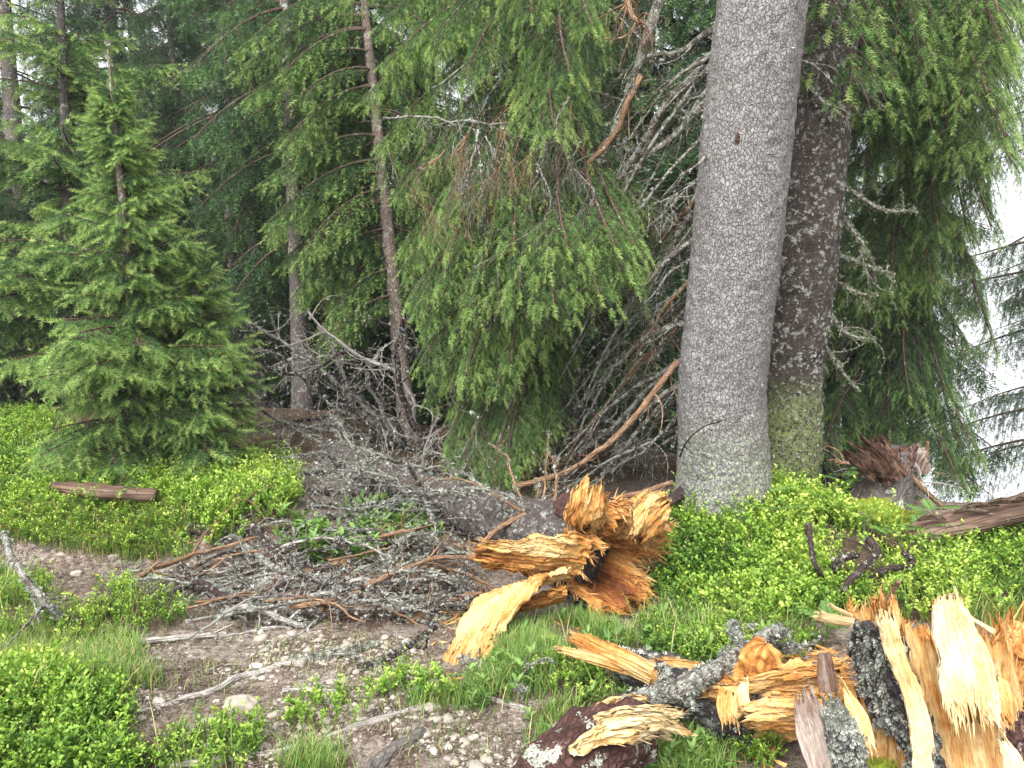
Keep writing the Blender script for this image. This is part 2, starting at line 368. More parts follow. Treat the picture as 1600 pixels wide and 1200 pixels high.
# ------------------------------------------------------------------ ground
def flat(px, py):
    d = ray(px, py); t = -CAM[2] / d[2]; return (CAM + d * t)[:2]
BUMPS = [((190, 965), .30, .22, .10), ((60, 960), .35, .3, .10), ((90, 1150), .55, .40, .10), ((1200, 850), .75, .55, .17), ((1500, 860), .9, .6, .10), ((700, 1130), .5, .25, .03),
         ((1130, 790), .45, .45, .06), ((560, 830), .6, .35, .04), ((1120, 1080), .6, .3, .03), ((1480, 1130), .5, .35, .05), ((1385, 790), .5, .4, .05), ((930, 935), .36, .30, -.10)]
BUMPS = [(flat(*p), sx, sy, h) for p, sx, sy, h in BUMPS]
def gz(x, y):
    x, y = np.asarray(x, float), np.asarray(y, float); o = np.zeros_like(x)
    P = np.stack([x, y, o], -1)
    z = .035 * fbm(P * .9, 3, 5) + .012 * fbm(P * 5, 3, 9)
    for (c, sx, sy, h) in BUMPS: z = z + h * np.exp(-((x - c[0]) / sx) ** 2 - ((y - c[1]) / sy) ** 2)
    edge = 4.0 + .22 * (-x - 2.0) + .10 * vnoise(np.stack([x * 2.2, o, o], -1), 4)          # eroded bank above the trail
    bank = smooth(-.16, .16, y - edge) * smooth(-.75, -1.45, x)
    z = z + .17 * bank - .05 * smooth(-.9, -1.3, x) * np.exp(-((y - edge + .35) / .35) ** 2)
    yb = 7.3 - 2.0 * smooth(.6, 2.3, x) ; sl = .32 + .48 * smooth(.6, 2.3, x)
    d = y - yb; sp = np.where(d > 3, d, np.log1p(np.exp(np.clip(d * 3, -30, 30))) / 3)
    return z - sl * sp - .02 * np.minimum(sp, 20) ** 2
def gnd(px, py, dz=0.0):
    """where the sight line through a pixel of the photograph meets the ground"""
    d = ray(px, py); t = np.linspace(1.5, 14, 2500); P = CAM + d * t[:, None]
    below = P[:, 2] < gz(P[:, 0], P[:, 1])
    i = int(np.argmax(below)) if below.any() else len(t) - 1
    return P[i] + np.array([0, 0, dz])
def onground(p, dz=0.0): return np.array([p[0], p[1], float(gz(p[0], p[1])) + dz])

COVER = {
 'blue': [[(1045, 850), (1090, 775), (1200, 765), (1300, 800), (1390, 835), (1600, 850), (2000, 835), (2150, 1000), (1600, 960), (1450, 975), (1330, 960), (1200, 985), (1060, 970), (1015, 930)],
          [(-250, 670), (0, 655), (70, 660), (130, 700), (230, 745), (330, 705), (450, 740), (470, 800), (335, 865), (290, 800), (100, 805), (-250, 810)],
          [(-200, 1075), (70, 1050), (200, 1120), (235, 1230), (-200, 1230)],
          [(80, 1010), (120, 955), (180, 925), (290, 955), (285, 985), (180, 985), (115, 1018)],
          [(-150, 900), (60, 915), (95, 960), (60, 1000), (-150, 1015)],
          [(850, 1095), (870, 1040), (940, 1035), (990, 1075), (930, 1115)], [(1000, 985), (1200, 985), (1290, 1010), (1230, 1040), (1000, 1045)],
          [(230, 1205), (260, 1150), (330, 1165), (400, 1150), (405, 1190), (330, 1230)], [(1120, 1205), (1140, 1150), (1180, 1150), (1230, 1205)]],
 'grass': [[(-200, 800), (60, 800), (300, 800), (290, 882), (150, 872), (60, 850), (-200, 850)], [(20, 1015), (200, 990), (240, 1075), (120, 1085), (-50, 1060)],
           [(430, 830), (640, 800), (690, 850), (560, 880), (420, 880)], [(1390, 870), (1600, 860), (2000, 870), (2100, 1060), (1750, 1000), (1400, 975)], [(770, 980), (900, 975), (1000, 1010), (900, 1050), (790, 1060)],
           [(440, 1215), (450, 1175), (560, 1180), (560, 1215)], [(820, 1110), (960, 1100), (1110, 1160), (1150, 1230), (850, 1230)], [(630, 1110), (700, 1050), (830, 1030), (860, 1090), (760, 1110)],
           [(1010, 950), (1230, 970), (1290, 1000), (1010, 1000)], [(0, 890), (90, 960), (90, 1010), (-150, 1020), (-150, 880)]],
}
def buildground():
    a = np.linspace(-1, 1, 440); xs = np.sinh(a * 5.2) / np.sinh(5.2) * 260
    b = np.linspace(-.75, 1, 620); ys = 3.6 + np.sinh(b * 5.2) / np.sinh(5.2) * 260
    X, Y = np.meshgrid(xs, ys); Z = gz(X, Y)
    V = np.stack([X, Y, Z], -1).reshape(-1, 3)
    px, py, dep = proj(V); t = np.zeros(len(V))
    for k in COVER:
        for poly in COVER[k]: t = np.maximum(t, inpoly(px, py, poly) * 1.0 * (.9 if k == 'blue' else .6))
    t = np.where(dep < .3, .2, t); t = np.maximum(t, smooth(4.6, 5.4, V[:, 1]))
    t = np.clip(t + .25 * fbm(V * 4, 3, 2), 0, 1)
    near = (np.abs(V[:, 0]) < 3.5) & (V[:, 1] > 1.5) & (V[:, 1] < 6)
    V[:, 2] += near * (.006 * fbm(V * 22, 3, 3) + .004 * np.abs(vnoise(V * 60, 8)))
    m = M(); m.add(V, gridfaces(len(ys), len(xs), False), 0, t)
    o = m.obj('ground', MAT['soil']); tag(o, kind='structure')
buildground()
# ------------------------------------------------------------------ spruces
def shoot_template(N, nl, w, rng, flat_=.25):
    """one needle shoot of unit length along +x: N needles, the underside thinner"""
    t = np.linspace(.02, 1.0, N) + rng.uniform(-.02, .02, N)
    th = np.arange(N) * 2.4 + rng.uniform(-.4, .4, N)
    y, z = np.cos(th), np.sin(th); z = np.where(z < 0, z * flat_, z); r = np.maximum(np.hypot(y, z), .3); y, z = y / r, z / r
    fw = rng.uniform(.30, .75, N) + .7 * np.clip(t - .75, 0, 1)
    d = norm(np.stack([fw, y, z * .85], -1)); L = nl * rng.uniform(.75, 1.15, N) * (1 - .25 * np.clip(t - .6, 0, 1))
    b = np.stack([t, np.zeros(N), np.zeros(N)], -1); tip = b + d * L[:, None]
    s = norm(np.cross(d, rng.normal(size=(N, 3)))) * w / 2
    V = np.stack([b + s, b - s, tip - s * .35, tip + s * .35], 1).reshape(-1, 3)
    return V, np.arange(N * 4).reshape(N, 4)
_tr = np.random.default_rng(11)
LOD = {0: [shoot_template(40, .19, .034, _tr, .6) for _ in range(4)], 1: [shoot_template(18, .24, .062, _tr, .5) for _ in range(4)], 2: [shoot_template(9, .40, .12, _tr) for _ in range(4)]}

def bough(L, rng, slope=.1, droop=.5, upturn=.15, sec=.40, sd=.05, hang=.4, ds=.035, sl=.08, bare=.12, fresh=.35, ang=55):
    """one spruce branch along +x: shoots (origin, direction, length, tint) and wood (segments)"""
    ns = max(4, int(L * (1 - bare) / sd))
    s = bare + (1 - bare) * (np.arange(ns) + rng.uniform(-.3, .3, ns)) / ns; s = np.clip(s, bare * .6, .995)
    axis = lambda q: np.stack([L * q * (1 - .10 * droop * q), L * .03 * np.sin(q * 5 + 1), L * (slope * q - droop * q ** 2 + upturn * q ** 3)], -1)
    qq = np.linspace(0, 1, 10); A = axis(qq); W0, W1 = [A[:-1]], [A[1:]]; r = .004 + .011 * L * (1 - qq)
    R0, R1 = [r[:-1]], [r[1:]]
    O, D, LN, TI = [], [], [], []
    for i in range(ns):
        for side in (-1, 1):
            if rng.random() < .16: continue
            q = s[i]; l = (sec * L * (1 - q) ** .75 * min(1, .35 + 1.6 * (q - bare)) + .05) * rng.choice([.5, .8, 1.0, 1.3]) * rng.uniform(.75, 1.2)
            p0 = axis(np.array(q)); tg = norm(axis(np.array(min(q + .03, 1.0))) - axis(np.array(q - .03)))
            lat = np.array([-tg[1], tg[0], 0]) * side; al = radians(ang + rng.uniform(-12, 12))
            d0 = norm(tg * cos(al) + lat * sin(al)); n = max(2, int(l / ds)); u = (np.arange(n) + .6) / n
            hg = hang * rng.uniform(.6, 1.4)
            pos = lambda u: p0 + l * (u[:, None] * d0 * (1 - .45 * min(hg, 1.2) * u[:, None])) - np.array([0, 0, 1]) * (hg * l * u ** 1.6)[:, None]
            P = pos(u); T = norm(pos(np.minimum(u + .06, 1.06)) - pos(u - .06))
            uu = np.linspace(0, 1, 4); Q = pos(uu); W0.append(Q[:-1]); W1.append(Q[1:]); R0.append(.0032 - .002 * uu[:-1]); R1.append(.0032 - .002 * uu[1:])
            for sg in (-1, 1):
                k = rng.random(n) > .1
                la = norm(np.stack([-T[:, 1], T[:, 0], 0 * u], -1)) * sg
                dd = norm(T * rng.uniform(.7, 1.1, (n, 1)) + la * rng.uniform(.55, 1.0, (n, 1)) - np.array([0, 0, 1]) * rng.uniform(.0, .5, (n, 1)) * (.3 + min(hg, 1)))
                O.append(P[k]); D.append(dd[k]); LN.append((sl * (1.05 - .35 * u) * rng.uniform(.7, 1.2, n))[k])
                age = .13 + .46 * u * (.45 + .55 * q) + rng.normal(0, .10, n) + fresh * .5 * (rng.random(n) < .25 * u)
                TI.append(age[k])
            O.append(P[-1:]); D.append(T[-1:]); LN.append(np.array([sl * rng.uniform(.9, 1.2)])); TI.append(np.array([.5 + fresh * rng.uniform(.1, 1)]))
    O.append(axis(np.array([.93, 1.0]))); D.append(np.repeat(norm(axis(np.array([1.0])) - axis(np.array([.95]))), 2, 0)); LN.append(np.array([sl, sl * 1.2])); TI.append(np.array([.6, .6 + fresh]))
    return dict(O=np.concatenate(O), D=np.concatenate(D), L=np.concatenate(LN), T=np.concatenate(TI),
                W0=np.concatenate(W0), W1=np.concatenate(W1), R0=np.concatenate(R0), R1=np.concatenate(R1), len=L)
def place_boughs(lst):
    """lst of (bough, origin, azimuth, pitch, scale, tint shift): moved copies as plain arrays"""
    out = {k: [] for k in ('O', 'D', 'L', 'T', 'W0', 'W1', 'R0', 'R1')}
    for b, o, az, pt, sc, dt in lst:
        ca, sa, cp, sp = cos(az), sin(az), cos(pt), sin(pt)
        R = np.array([[ca, -sa, 0], [sa, ca, 0], [0, 0, 1]]) @ np.array([[cp, 0, -sp], [0, 1, 0], [sp, 0, cp]])
        o = np.asarray(o, float)
        for k in ('O', 'W0', 'W1'): out[k].append(b[k] @ R.T * sc + o)
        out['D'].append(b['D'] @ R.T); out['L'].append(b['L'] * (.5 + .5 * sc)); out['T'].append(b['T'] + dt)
        out['R0'].append(b['R0'] * sc); out['R1'].append(b['R1'] * sc)
    return {k: np.concatenate(v) for k, v in out.items()}
def bake_crown(name, B, lod, mats, parent, rng, cull=True, thin=1.0):
    O, D, L, T = B['O'], B['D'], B['L'], B['T']
    keep = np.ones(len(O), bool)
    if cull:
        px, py, dep = proj(O); keep = (dep > .3) & (px > -330) & (px < 1930) & (py > -420) & (py < 1300)
    if thin < 1: keep &= rng.random(len(O)) < thin
    O, D, L, T = O[keep], D[keep], L[keep], T[keep]
    m = M(); which = rng.integers(0, 4, len(O))
    for k in range(4):
        q = which == k; tv, tf = LOD[lod][k]
        if not q.any(): continue
        V, f = stamp(tv, tf, O[q], basis(D[q], rng.normal(0, .5, q.sum())), L[q])
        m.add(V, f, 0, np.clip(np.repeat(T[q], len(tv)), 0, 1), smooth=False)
    W0, W1, R0, R1 = B['W0'], B['W1'], B['R0'], B['R1']
    if cull:
        px, py, dep = proj(W0); k = (dep > .3) & (px > -330) & (px < 1930) & (py > -420) & (py < 1300); W0, W1, R0, R1 = W0[k], W1[k], R0[k], R1[k]
    V, f = prisms(W0, W1, R0, R1); m.add(V, f, 1, .3)
    return m.obj(name, mats, parent)
def trunk_mesh(path, rad, K, mat, parent, name='trunk', rough=.03, rs=9, seed=0, n=120, flare=0.0, lich=0, lichsize=.012, tintfun=None, lmat='lichen', ribs=0):
    P = catmull(path, n); R = np.interp(np.linspace(0, 1, n), np.linspace(0, 1, len(rad)), rad)
    L = np.concatenate([[0], np.cumsum(np.linalg.norm(np.diff(P, axis=0), axis=1))])
    V, f, fc, Nn = tube(P, R + flare * np.exp(-L / .22), K, rough, rs, seed, True)
    m = M(); tint = 0 if tintfun is None else tintfun(V)
    m.add(V, f, 0, tint, fc)
    if lich:
        rng = np.random.default_rng(seed + 50); i = rng.choice(n * K, lich)
        d = vnoise(V[i] * 7, 3) + rng.normal(0, .35, lich); i = i[d > -.1]
        j = rng.uniform(-1, 1, (len(i), 3)) * .008
        lichen(m, V[i] + j, Nn[i], lichsize, rng)
    return m.obj(name, [mat, MAT[lmat]], parent)

KINDS = {
 'young': dict(slope=.30, droop=.42, upturn=.18, sec=.42, sd=.045, hang=.40, ds=.046, sl=.088, bare=.04, fresh=.55),
 'hang': dict(slope=.15, droop=.75, upturn=.22, sec=.40, sd=.040, hang=.70, ds=.043, sl=.080, bare=.12, fresh=.6),
 'far': dict(slope=.10, droop=.55, upturn=.15, sec=.40, sd=.070, hang=.75, ds=.055, sl=.11, bare=.12, fresh=.30),
 'farhang': dict(slope=.05, droop=.55, upturn=.25, sec=.30, sd=.060, hang=1.6, ds=.055, sl=.10, bare=.15, fresh=.25),
}
_br = np.random.default_rng(21)
BOUGHS = {'young': [bough(l, _br, **KINDS['young']) for l in (.35, .35, .6, .6, .9, .9)],
          'hang': [bough(l, _br, **KINDS['hang']) for l in (.7, .7, 1.1, 1.1, 1.5, 1.5)],
          'far': [bough(l, _br, **KINDS['far']) for l in (.8, .8, 1.3, 1.3, 1.8, 1.8)],
          'farhang': [bough(l, _br, **KINDS['farhang']) for l in (.8, .8, 1.3, 1.3, 1.8, 1.8)]}
def pick(kind, L, rng):
    c = [b for b in BOUGHS[kind]]; c.sort(key=lambda b: abs(b['len'] - L)); b = c[rng.integers(0, 2)]; return b, L / b['len']
def axis_at(path, z):
    P = np.asarray(path); return np.array([np.interp(z, P[:, 2], P[:, 0]), np.interp(z, P[:, 2], P[:, 1]), z])

def spruce(name, label, base, top, r0, kind, lod, z0, z1, lfun, step=.16, per=5, seed=0, mats=('needle', 'twig'), bark='bark_far', az=None, tint=0.0, group=None, cat='spruce tree', K=24, thin=1.0, pitch=(-.1, .35), leader=False, cull=True, trunktop=None, skip=0.0, bend=0.0):
    """a spruce: trunk from base to top and a crown of boughs between heights z0 and z1 above the base"""
    rng = np.random.default_rng(seed + 100); base = np.asarray(base, float); top = np.asarray(top, float)
    root = empty(name, base, label, cat, group)
    mid = (base + top) / 2 + np.array([bend, 0, 0]); path = catmull([base - [0, 0, .15], mid, top], 30)
    trunk_mesh(path, [r0, r0 * .8, r0 * .55, .006 if leader else r0 * .35], K, MAT[bark], root, seed=seed, flare=r0 * .5, lich=260 if lod < 2 else 0)
    lst = []; z = z0; H = z1 - z0; k = 0
    while z < z1:
        f = (z - z0) / H
        for j in range(per):
            a = rng.uniform(0, 2 * pi) if az is None else az(rng, f)
            if rng.random() < skip: continue
            L = lfun(f) * rng.uniform(.7, 1.2)
            if L < .08: L = .08
            b, sc = pick(kind, L, rng)
            zz = base[2] + z + rng.uniform(-.5, .5) * step
            lst.append((b, axis_at(path, zz), a, pitch[0] + (pitch[1] - pitch[0]) * f + rng.normal(0, .08), sc, tint + rng.normal(0, .09)))
        z += step; k += 1
    B = place_boughs(lst)
    if leader:                                                       # the upright leading shoot with its needles
        q = np.linspace(.84, 1.0, 16); P = catmull(path, 100)[(q * 99).astype(int)]
        for _ in range(2):
            B['O'] = np.vstack([B['O'], P]); B['D'] = np.vstack([B['D'], np.tile([0.02, 0, 1.0], (16, 1)) + rng.normal(0, .35, (16, 3))])
            B['L'] = np.concatenate([B['L'], np.full(16, .06)]); B['T'] = np.concatenate([B['T'], np.full(16, .75)])
    bake_crown('crown', B, lod, [MAT[x] for x in mats], root, rng, cull, thin)
    return root

def az_side(rng, f):
    """mostly to the sides and the back, so that the trunk shows from the trail"""
    a = rng.uniform(0, 2 * pi)
    if abs(a - 1.5 * pi) < radians(60) and rng.random() < .88: a = rng.choice([rng.uniform(radians(150), radians(210)), rng.uniform(radians(-30), radians(30))])
    return a
def copy_tree(o, loc, rz, sc, label, group=None):
    c = o.copy(); COL.objects.link(c); c.location = [float(q) for q in loc]; c.rotation_euler = (0, 0, rz); c.scale = (sc, sc, sc); c['label'] = label
    if group: c['group'] = group
    for ch in o.children:
        d = ch.copy(); COL.objects.link(d); d.parent = c
    return c
def top_of(px, py, Y, base): p = at(px, py, Y); return p

# --- the young spruce on the bank and the smaller one leaning on it
b = gnd(232, 748); t_ = at(168, 66, b[1] - .05)
spruce('young_spruce', 'young light green spruce with pointed leader on the left bank', b, t_, .038, 'young', 0, .10, t_[2] - b[2] - .26,
       lambda f: (.05 + .68 * (1 - f) ** 1.05 * min(1, .65 + 1.5 * f)) * (1 + .22 * math.sin(f * 23)), .075, 7, 1, bark='bark_brown', leader=True, tint=.13, pitch=(-.22, .45))
b = gnd(322, 742); b[1] -= .1; b[2] = gz(b[0], b[1]); t_ = at(305, 385, b[1])
spruce('young_spruce', 'smallest spruce, its pointed top reaching half way up the young spruce beside it', b, t_, .022, 'young', 0, .12, t_[2] - b[2] - .08,
       lambda f: .09 + .34 * (1 - f) ** .8, .075, 5, 2, bark='bark_brown', leader=True, tint=.17, pitch=(-.15, .45))
# --- light green spruce behind it
b = onground(at(120, 640, 7.0)); t_ = at(92, -60, 7.0)
spruce('tall_spruce', 'tall pale green spruce directly behind the young spruce, reaching the top of the picture', b, t_, .07, 'young', 1, .6, t_[2] - b[2],
       lambda f: (.35 + .80 * (1 - f) ** .8) * (1 + .25 * math.sin(f * 19)), .14, 5, 3, bark='bark_far', tint=.15, pitch=(-.12, .35), skip=.2)
# --- the thin reddish trunk in the middle with hanging boughs above
b = gnd(606, 728); b = onground([b[0], 6.7]); t_ = at(556, -120, 6.9)
spruce('slender_spruce', 'slender spruce with bare reddish lower trunk behind the fallen tree', b, t_, .075, 'hang', 1, 1.15, t_[2] - b[2],
       lambda f: .75 + .45 * f, .15, 5, 4, az=lambda rng, f: az_side(rng, f) if f > .45 else rng.choice([rng.uniform(radians(140), radians(235)), rng.uniform(radians(-20), radians(70))]), mats=('needle', 'twig'), bark='bark_brown', tint=.10, pitch=(-.25, -.0), skip=.1)
# --- dark spruces of the background
grp = None
b = onground([at(472, 600, 7.2)[0], 7.2]); t_ = at(436, -200, 7.3)
spruce('dark_spruce', 'grey trunked spruce just left of the slender reddish spruce', b, t_, .088, 'far', 1, 1.6, t_[2] - b[2], lambda f: .7 + .45 * (1 - f), .26, 5, 5, az=az_side, mats=('needle_grey', 'twig'), tint=.06, pitch=(-.4, 0), skip=.2)
b = onground([at(388, 600, 10.2)[0], 10.2]); t_ = at(338, -150, 10.4)
spruce('dark_spruce', 'tall dark spruce whose trunk shows between the young spruce and the grey trunked one', b, t_, .14, 'farhang', 1, 1.0, t_[2] - b[2], lambda f: 1.1 + .5 * (1 - f), .24, 5, 6, az=az_side, mats=('needle_grey', 'twig'), tint=-.02, pitch=(-.4, 0), skip=.25)
b = onground([at(48, 600, 9.2)[0], 9.2]); t_ = at(-5, -150, 9.4)
spruce('dark_spruce', 'dark spruce with thick trunk at the upper left corner', b, t_, .15, 'farhang', 1, 1.0, t_[2] - b[2], lambda f: .9 + .5 * (1 - f), .28, 5, 7, az=az_side, mats=('needle_grey', 'twig'), tint=0, pitch=(-.4, 0), skip=.35)
# --- spruces that close the view behind: two kinds, copied, mist fade painted by lighter tint
m1 = onground([at(215, 600, 12.5)[0], 12.5])
far1 = spruce('background_spruce', 'dark spruce deep in the wood, above the small young spruce', m1, m1 + [0.1, 0, 10.6], .13, 'farhang', 2, .2, 10.2, lambda f: .6 + 1.9 * (1 - f) ** .9, .20, 6, 8, mats=('needle_grey', 'twig'), tint=.04, cull=False, pitch=(-.35, .1), skip=.3)
m2 = onground([at(560, 600, 11.0)[0], 11.0])
far2 = spruce('background_spruce', 'dense spruce in the shade behind the slender reddish trunk', m2, m2 + [-.1, 0, 9.0], .12, 'far', 2, .1, 8.8, lambda f: .6 + 1.7 * (1 - f) ** .9, .19, 6, 9, mats=('needle_grey', 'twig'), tint=.04, cull=False, pitch=(-.4, .1), skip=.15)
for i, (px, Y, rz, sc, src, lab) in enumerate([
    (-60, 11.0, 1.0, .95, far2, 'dark spruce at the left edge, behind the pale green one'),
    (330, 13.0, 4.0, .9, far2, 'shaded spruce filling the gap behind the dark tall trunk'),
    (455, 12.5, .6, .8, far1, 'shaded spruce behind the grey trunked spruce'),
    (680, 10.0, 2.9, .72, far1, 'shaded spruce seen through the boughs of the near spruce'),
    (860, 8.6, 5.2, .85, far2, 'dark spruce behind the tangle of bare twigs'),
    (1000, 8.2, 1.7, .8, far1, 'dark spruce filling the gap left of the thick grey trunk'),
    (1110, 7.6, 3.3, .75, far2, 'dark spruce hidden behind the thick grey trunk'),
    (1330, 9.0, .3, .9, far1, 'dark spruce between the lichen covered trunk and the old stump'),
    (150, 9.6, 5.3, .55, far2, 'low dark spruce in the shade behind the foot of the young spruce'),
    (-20, 7.6, .9, .36, far1, 'low shaded spruce at the left edge above the blueberries'),
    (310, 10.6, 3.0, .6, far1, 'low dark spruce in the shade right of the young spruce'),
    (500, 9.6, 1.4, .6, far2, 'low dark spruce in the shade behind the lichen grey branches'),
    (-300, 9.5, .3, 1.0, far1, 'dark spruce beyond the left edge of the picture'),
    ]):
    p = onground([at(px, 600, Y)[0], Y]); copy_tree(src, p, rz, sc, lab)

# --- thin bare trunks in the shade
def bare_trunk(px0, py0, px1, py1, Y, r, bark, label, seed):
    b = at(px0, py0, Y); b[2] = min(b[2], gz(b[0], b[1])) - .05; t_ = at(px1, py1, Y + .1)
    root = empty('bare_trunk', b, label, 'tree trunk'); trunk_mesh([b, (b + t_) / 2 + [.02, 0, 0], t_], [r * 1.1, r, r * .8], 20, MAT[bark], root, seed=seed, n=50, lich=200)
    m = M(); rng = np.random.default_rng(seed)
    P0, P1 = [], []
    for k in range(30):
        o = b + (t_ - b) * rng.uniform(.1, .95); a = rng.uniform(0, 6.28); l = rng.uniform(.15, .5); P0.append(o); P1.append(o + [l * cos(a), l * sin(a), -l * rng.uniform(.0, .6)])
    V, f = prisms(P0, P1, np.full(30, .007), np.full(30, .002)); m.add(V, f, 0, 0)
    m.obj('dead_twigs', [MAT['twig']], root)
bare_trunk(380, 720, 352, 250, 9.2, .06, 'bark_far', 'thin bare trunk in the shade above the blueberry bank', 31)
b = onground([at(404, 600, 8.3)[0], 8.3]); t_ = at(372, -200, 8.4)
spruce('dark_spruce', 'shaded spruce with bare foot above the blueberry bank, right of the young spruce', b, t_, .085, 'far', 1, 1.0, t_[2] - b[2], lambda f: .55 + .35 * (1 - f), .17, 6, 55, mats=('needle_grey', 'twig'), tint=.03, pitch=(-.4, 0))
bare_trunk(1296, 755, 1312, 380, 7.4, .075, 'bark_far', 'thin dark trunk just right of the lichen covered trunk', 33)
bare_trunk(1265, 745, 1290, 380, 8.2, .09, 'bark_far', 'shaded trunk half hidden by the lichen covered trunk', 34)
bare_trunk(712, 770, 706, 560, 5.9, .012, 'bark_brown', 'very thin dead stem under the boughs beside the fallen trunk', 35)

# --- the near spruce whose boughs hang over the fallen trunk
HB = onground([.38, 5.7]); HT = np.array([.25, 5.6, 5.4])
def hang_az(rng, f):
    return rng.choice([rng.uniform(radians(150), radians(262)), rng.uniform(radians(120), radians(200))], p=[.75, .25])
rngH = np.random.default_rng(77)
rootH = empty('near_spruce', HB, 'near spruce with long bright green boughs hanging over the fallen trunk', 'spruce tree')
trunk_mesh([HB - [0, 0, .1], (HB + HT) / 2, HT], [.12, .10, .08], 28, MAT['bark_red'], rootH, seed=41, lich=800)
lst = []
def target_bough(px, py, Y, z, dt=.0, kind='hang', sag=.0):
    """a bough from the trunk at height z whose tip hangs at a given place"""
    tip = at(px, py, Y); o = axis_at([HB, HT], z); v = tip - o; hd = float(np.hypot(v[0], v[1])); L = hd * 1.06
    b, sc = pick(kind, L, rngH); drop = b['O'][np.argmax(b['O'][:, 0])][2] * sc
    pt = math.atan2(v[2] - drop, hd) * .9
    lst.append((b, o, math.atan2(v[1], v[0]), pt, sc, dt))
for (px, py, Y, z) in [(640, 90, 4.9, 3.4), (585, 115, 5.2, 3.3), (700, 150, 4.6, 3.3), (830, 40, 4.3, 3.6), (760, 10, 4.6, 3.8), (900, 130, 4.15, 3.2), (860, 220, 4.1, 2.9), (930, 60, 4.3, 3.5),
                       (650, 270, 4.8, 2.9), (600, 330, 5.1, 2.6), (690, 330, 4.5, 2.7), (640, 400, 4.9, 2.4), (600, 450, 5.1, 2.2), (690, 420, 4.5, 2.3), (760, 330, 4.3, 2.7),
                       (740, 450, 4.4, 2.2), (800, 330, 4.25, 2.6), (640, 520, 4.9, 2.0), (610, 560, 5.1, 1.8), (690, 560, 4.6, 1.9), (640, 640, 4.9, 1.6), (660, 690, 4.9, 1.35), (700, 640, 4.6, 1.6),
                       (900, 400, 3.95, 2.25), (960, 400, 3.95, 2.3), (1010, 400, 4.05, 2.3), (860, 440, 4.0, 2.1), (930, 470, 3.95, 2.0), (980, 440, 4.0, 2.15), (820, 470, 4.1, 2.0),
                       (750, 740, 4.75, 1.2), (780, 690, 4.7, 1.35), (700, 700, 4.8, 1.35), (740, 560, 4.6, 1.85), (780, 560, 4.6, 1.85), (560, 60, 5.4, 3.6), (500, 20, 5.6, 3.8), (1000, 440, 4.1, 2.1), (555, 330, 5.4, 2.8), (570, 440, 5.3, 2.5), (585, 540, 5.2, 2.1), (600, 600, 5.1, 1.9), (620, 670, 5.0, 1.5), (650, 760, 4.9, 1.1), (745, 800, 4.35, 1.0), (700, 775, 4.5, 1.0), (775, 780, 4.4, 1.1), (590, 420, 5.2, 2.4), (610, 500, 5.1, 2.2), (570, 250, 5.4, 3.0), (600, 640, 5.1, 1.7), (630, 700, 5.0, 1.4), (820, 640, 4.7, 1.5), (540, 180, 5.5, 3.3), (640, 600, 4.7, 1.6), (700, 620, 4.5, 1.6), (760, 640, 4.5, 1.5), (670, 740, 4.75, 1.2), (720, 760, 4.7, 1.1), (780, 770, 4.6, 1.1), (620, 500, 4.8, 2.0), (660, 470, 4.6, 2.1), (720, 510, 4.4, 2.0), (800, 400, 4.1, 2.4), (660, 350, 4.6, 2.5), (860, 490, 3.95, 2.0), (780, 600, 4.5, 1.6), (830, 560, 4.5, 1.7)]:
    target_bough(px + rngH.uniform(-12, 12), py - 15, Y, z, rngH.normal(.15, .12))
for k in range(24):
    f = rngH.random(); L = (1.5 - .5 * f) * rngH.uniform(.55, 1.0); b, sc = pick('hang', L, rngH); z = .75 + f * 4.2
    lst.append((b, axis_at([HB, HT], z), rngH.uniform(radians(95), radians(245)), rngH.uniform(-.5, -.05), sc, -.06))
for k in range(26):                                                  # the far and right sides, in its own shade
    f = rngH.random(); b, sc = pick('hang', 1.0 * rngH.uniform(.6, 1.1), rngH); z = 1.1 + f * 3.8
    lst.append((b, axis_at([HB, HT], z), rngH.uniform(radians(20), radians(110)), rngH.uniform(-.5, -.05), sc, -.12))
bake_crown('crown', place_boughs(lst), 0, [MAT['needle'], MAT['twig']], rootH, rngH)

# --- the spruce on the right, hanging in curtains, sky through its right side
KB = onground([3.15, 6.9]); KT = np.array([3.45, 6.7, 5.6]); rngK = np.random.default_rng(88)
rootK = empty('curtain_spruce', KB, 'large spruce at the right whose hanging boughs form a dark curtain', 'spruce tree')
trunk_mesh([KB - [0, 0, .1], (KB + KT) / 2, KT], [.13, .12, .09], 28, MAT['bark_far'], rootK, seed=42, lich=400)
lst = []
for k in range(92):
    f = rngK.random(); L = rngK.uniform(.8, 1.75) * (1.1 - .15 * f); b, sc = pick('hang', L, rngK); z = KB[2] + 1.9 + f * (5.4 - KB[2] - 1.5)
    a = rngK.choice([rngK.uniform(radians(165), radians(300)), rngK.uniform(0, 2 * pi)], p=[.88, .12])
    if -1.2 < math.atan2(sin(a), cos(a)) < 1.1 and z < 3.6: continue
    lst.append((b, axis_at([KB, KT], z), a, rngK.uniform(-.55, -.1), sc, rngK.normal(.02, .10)))
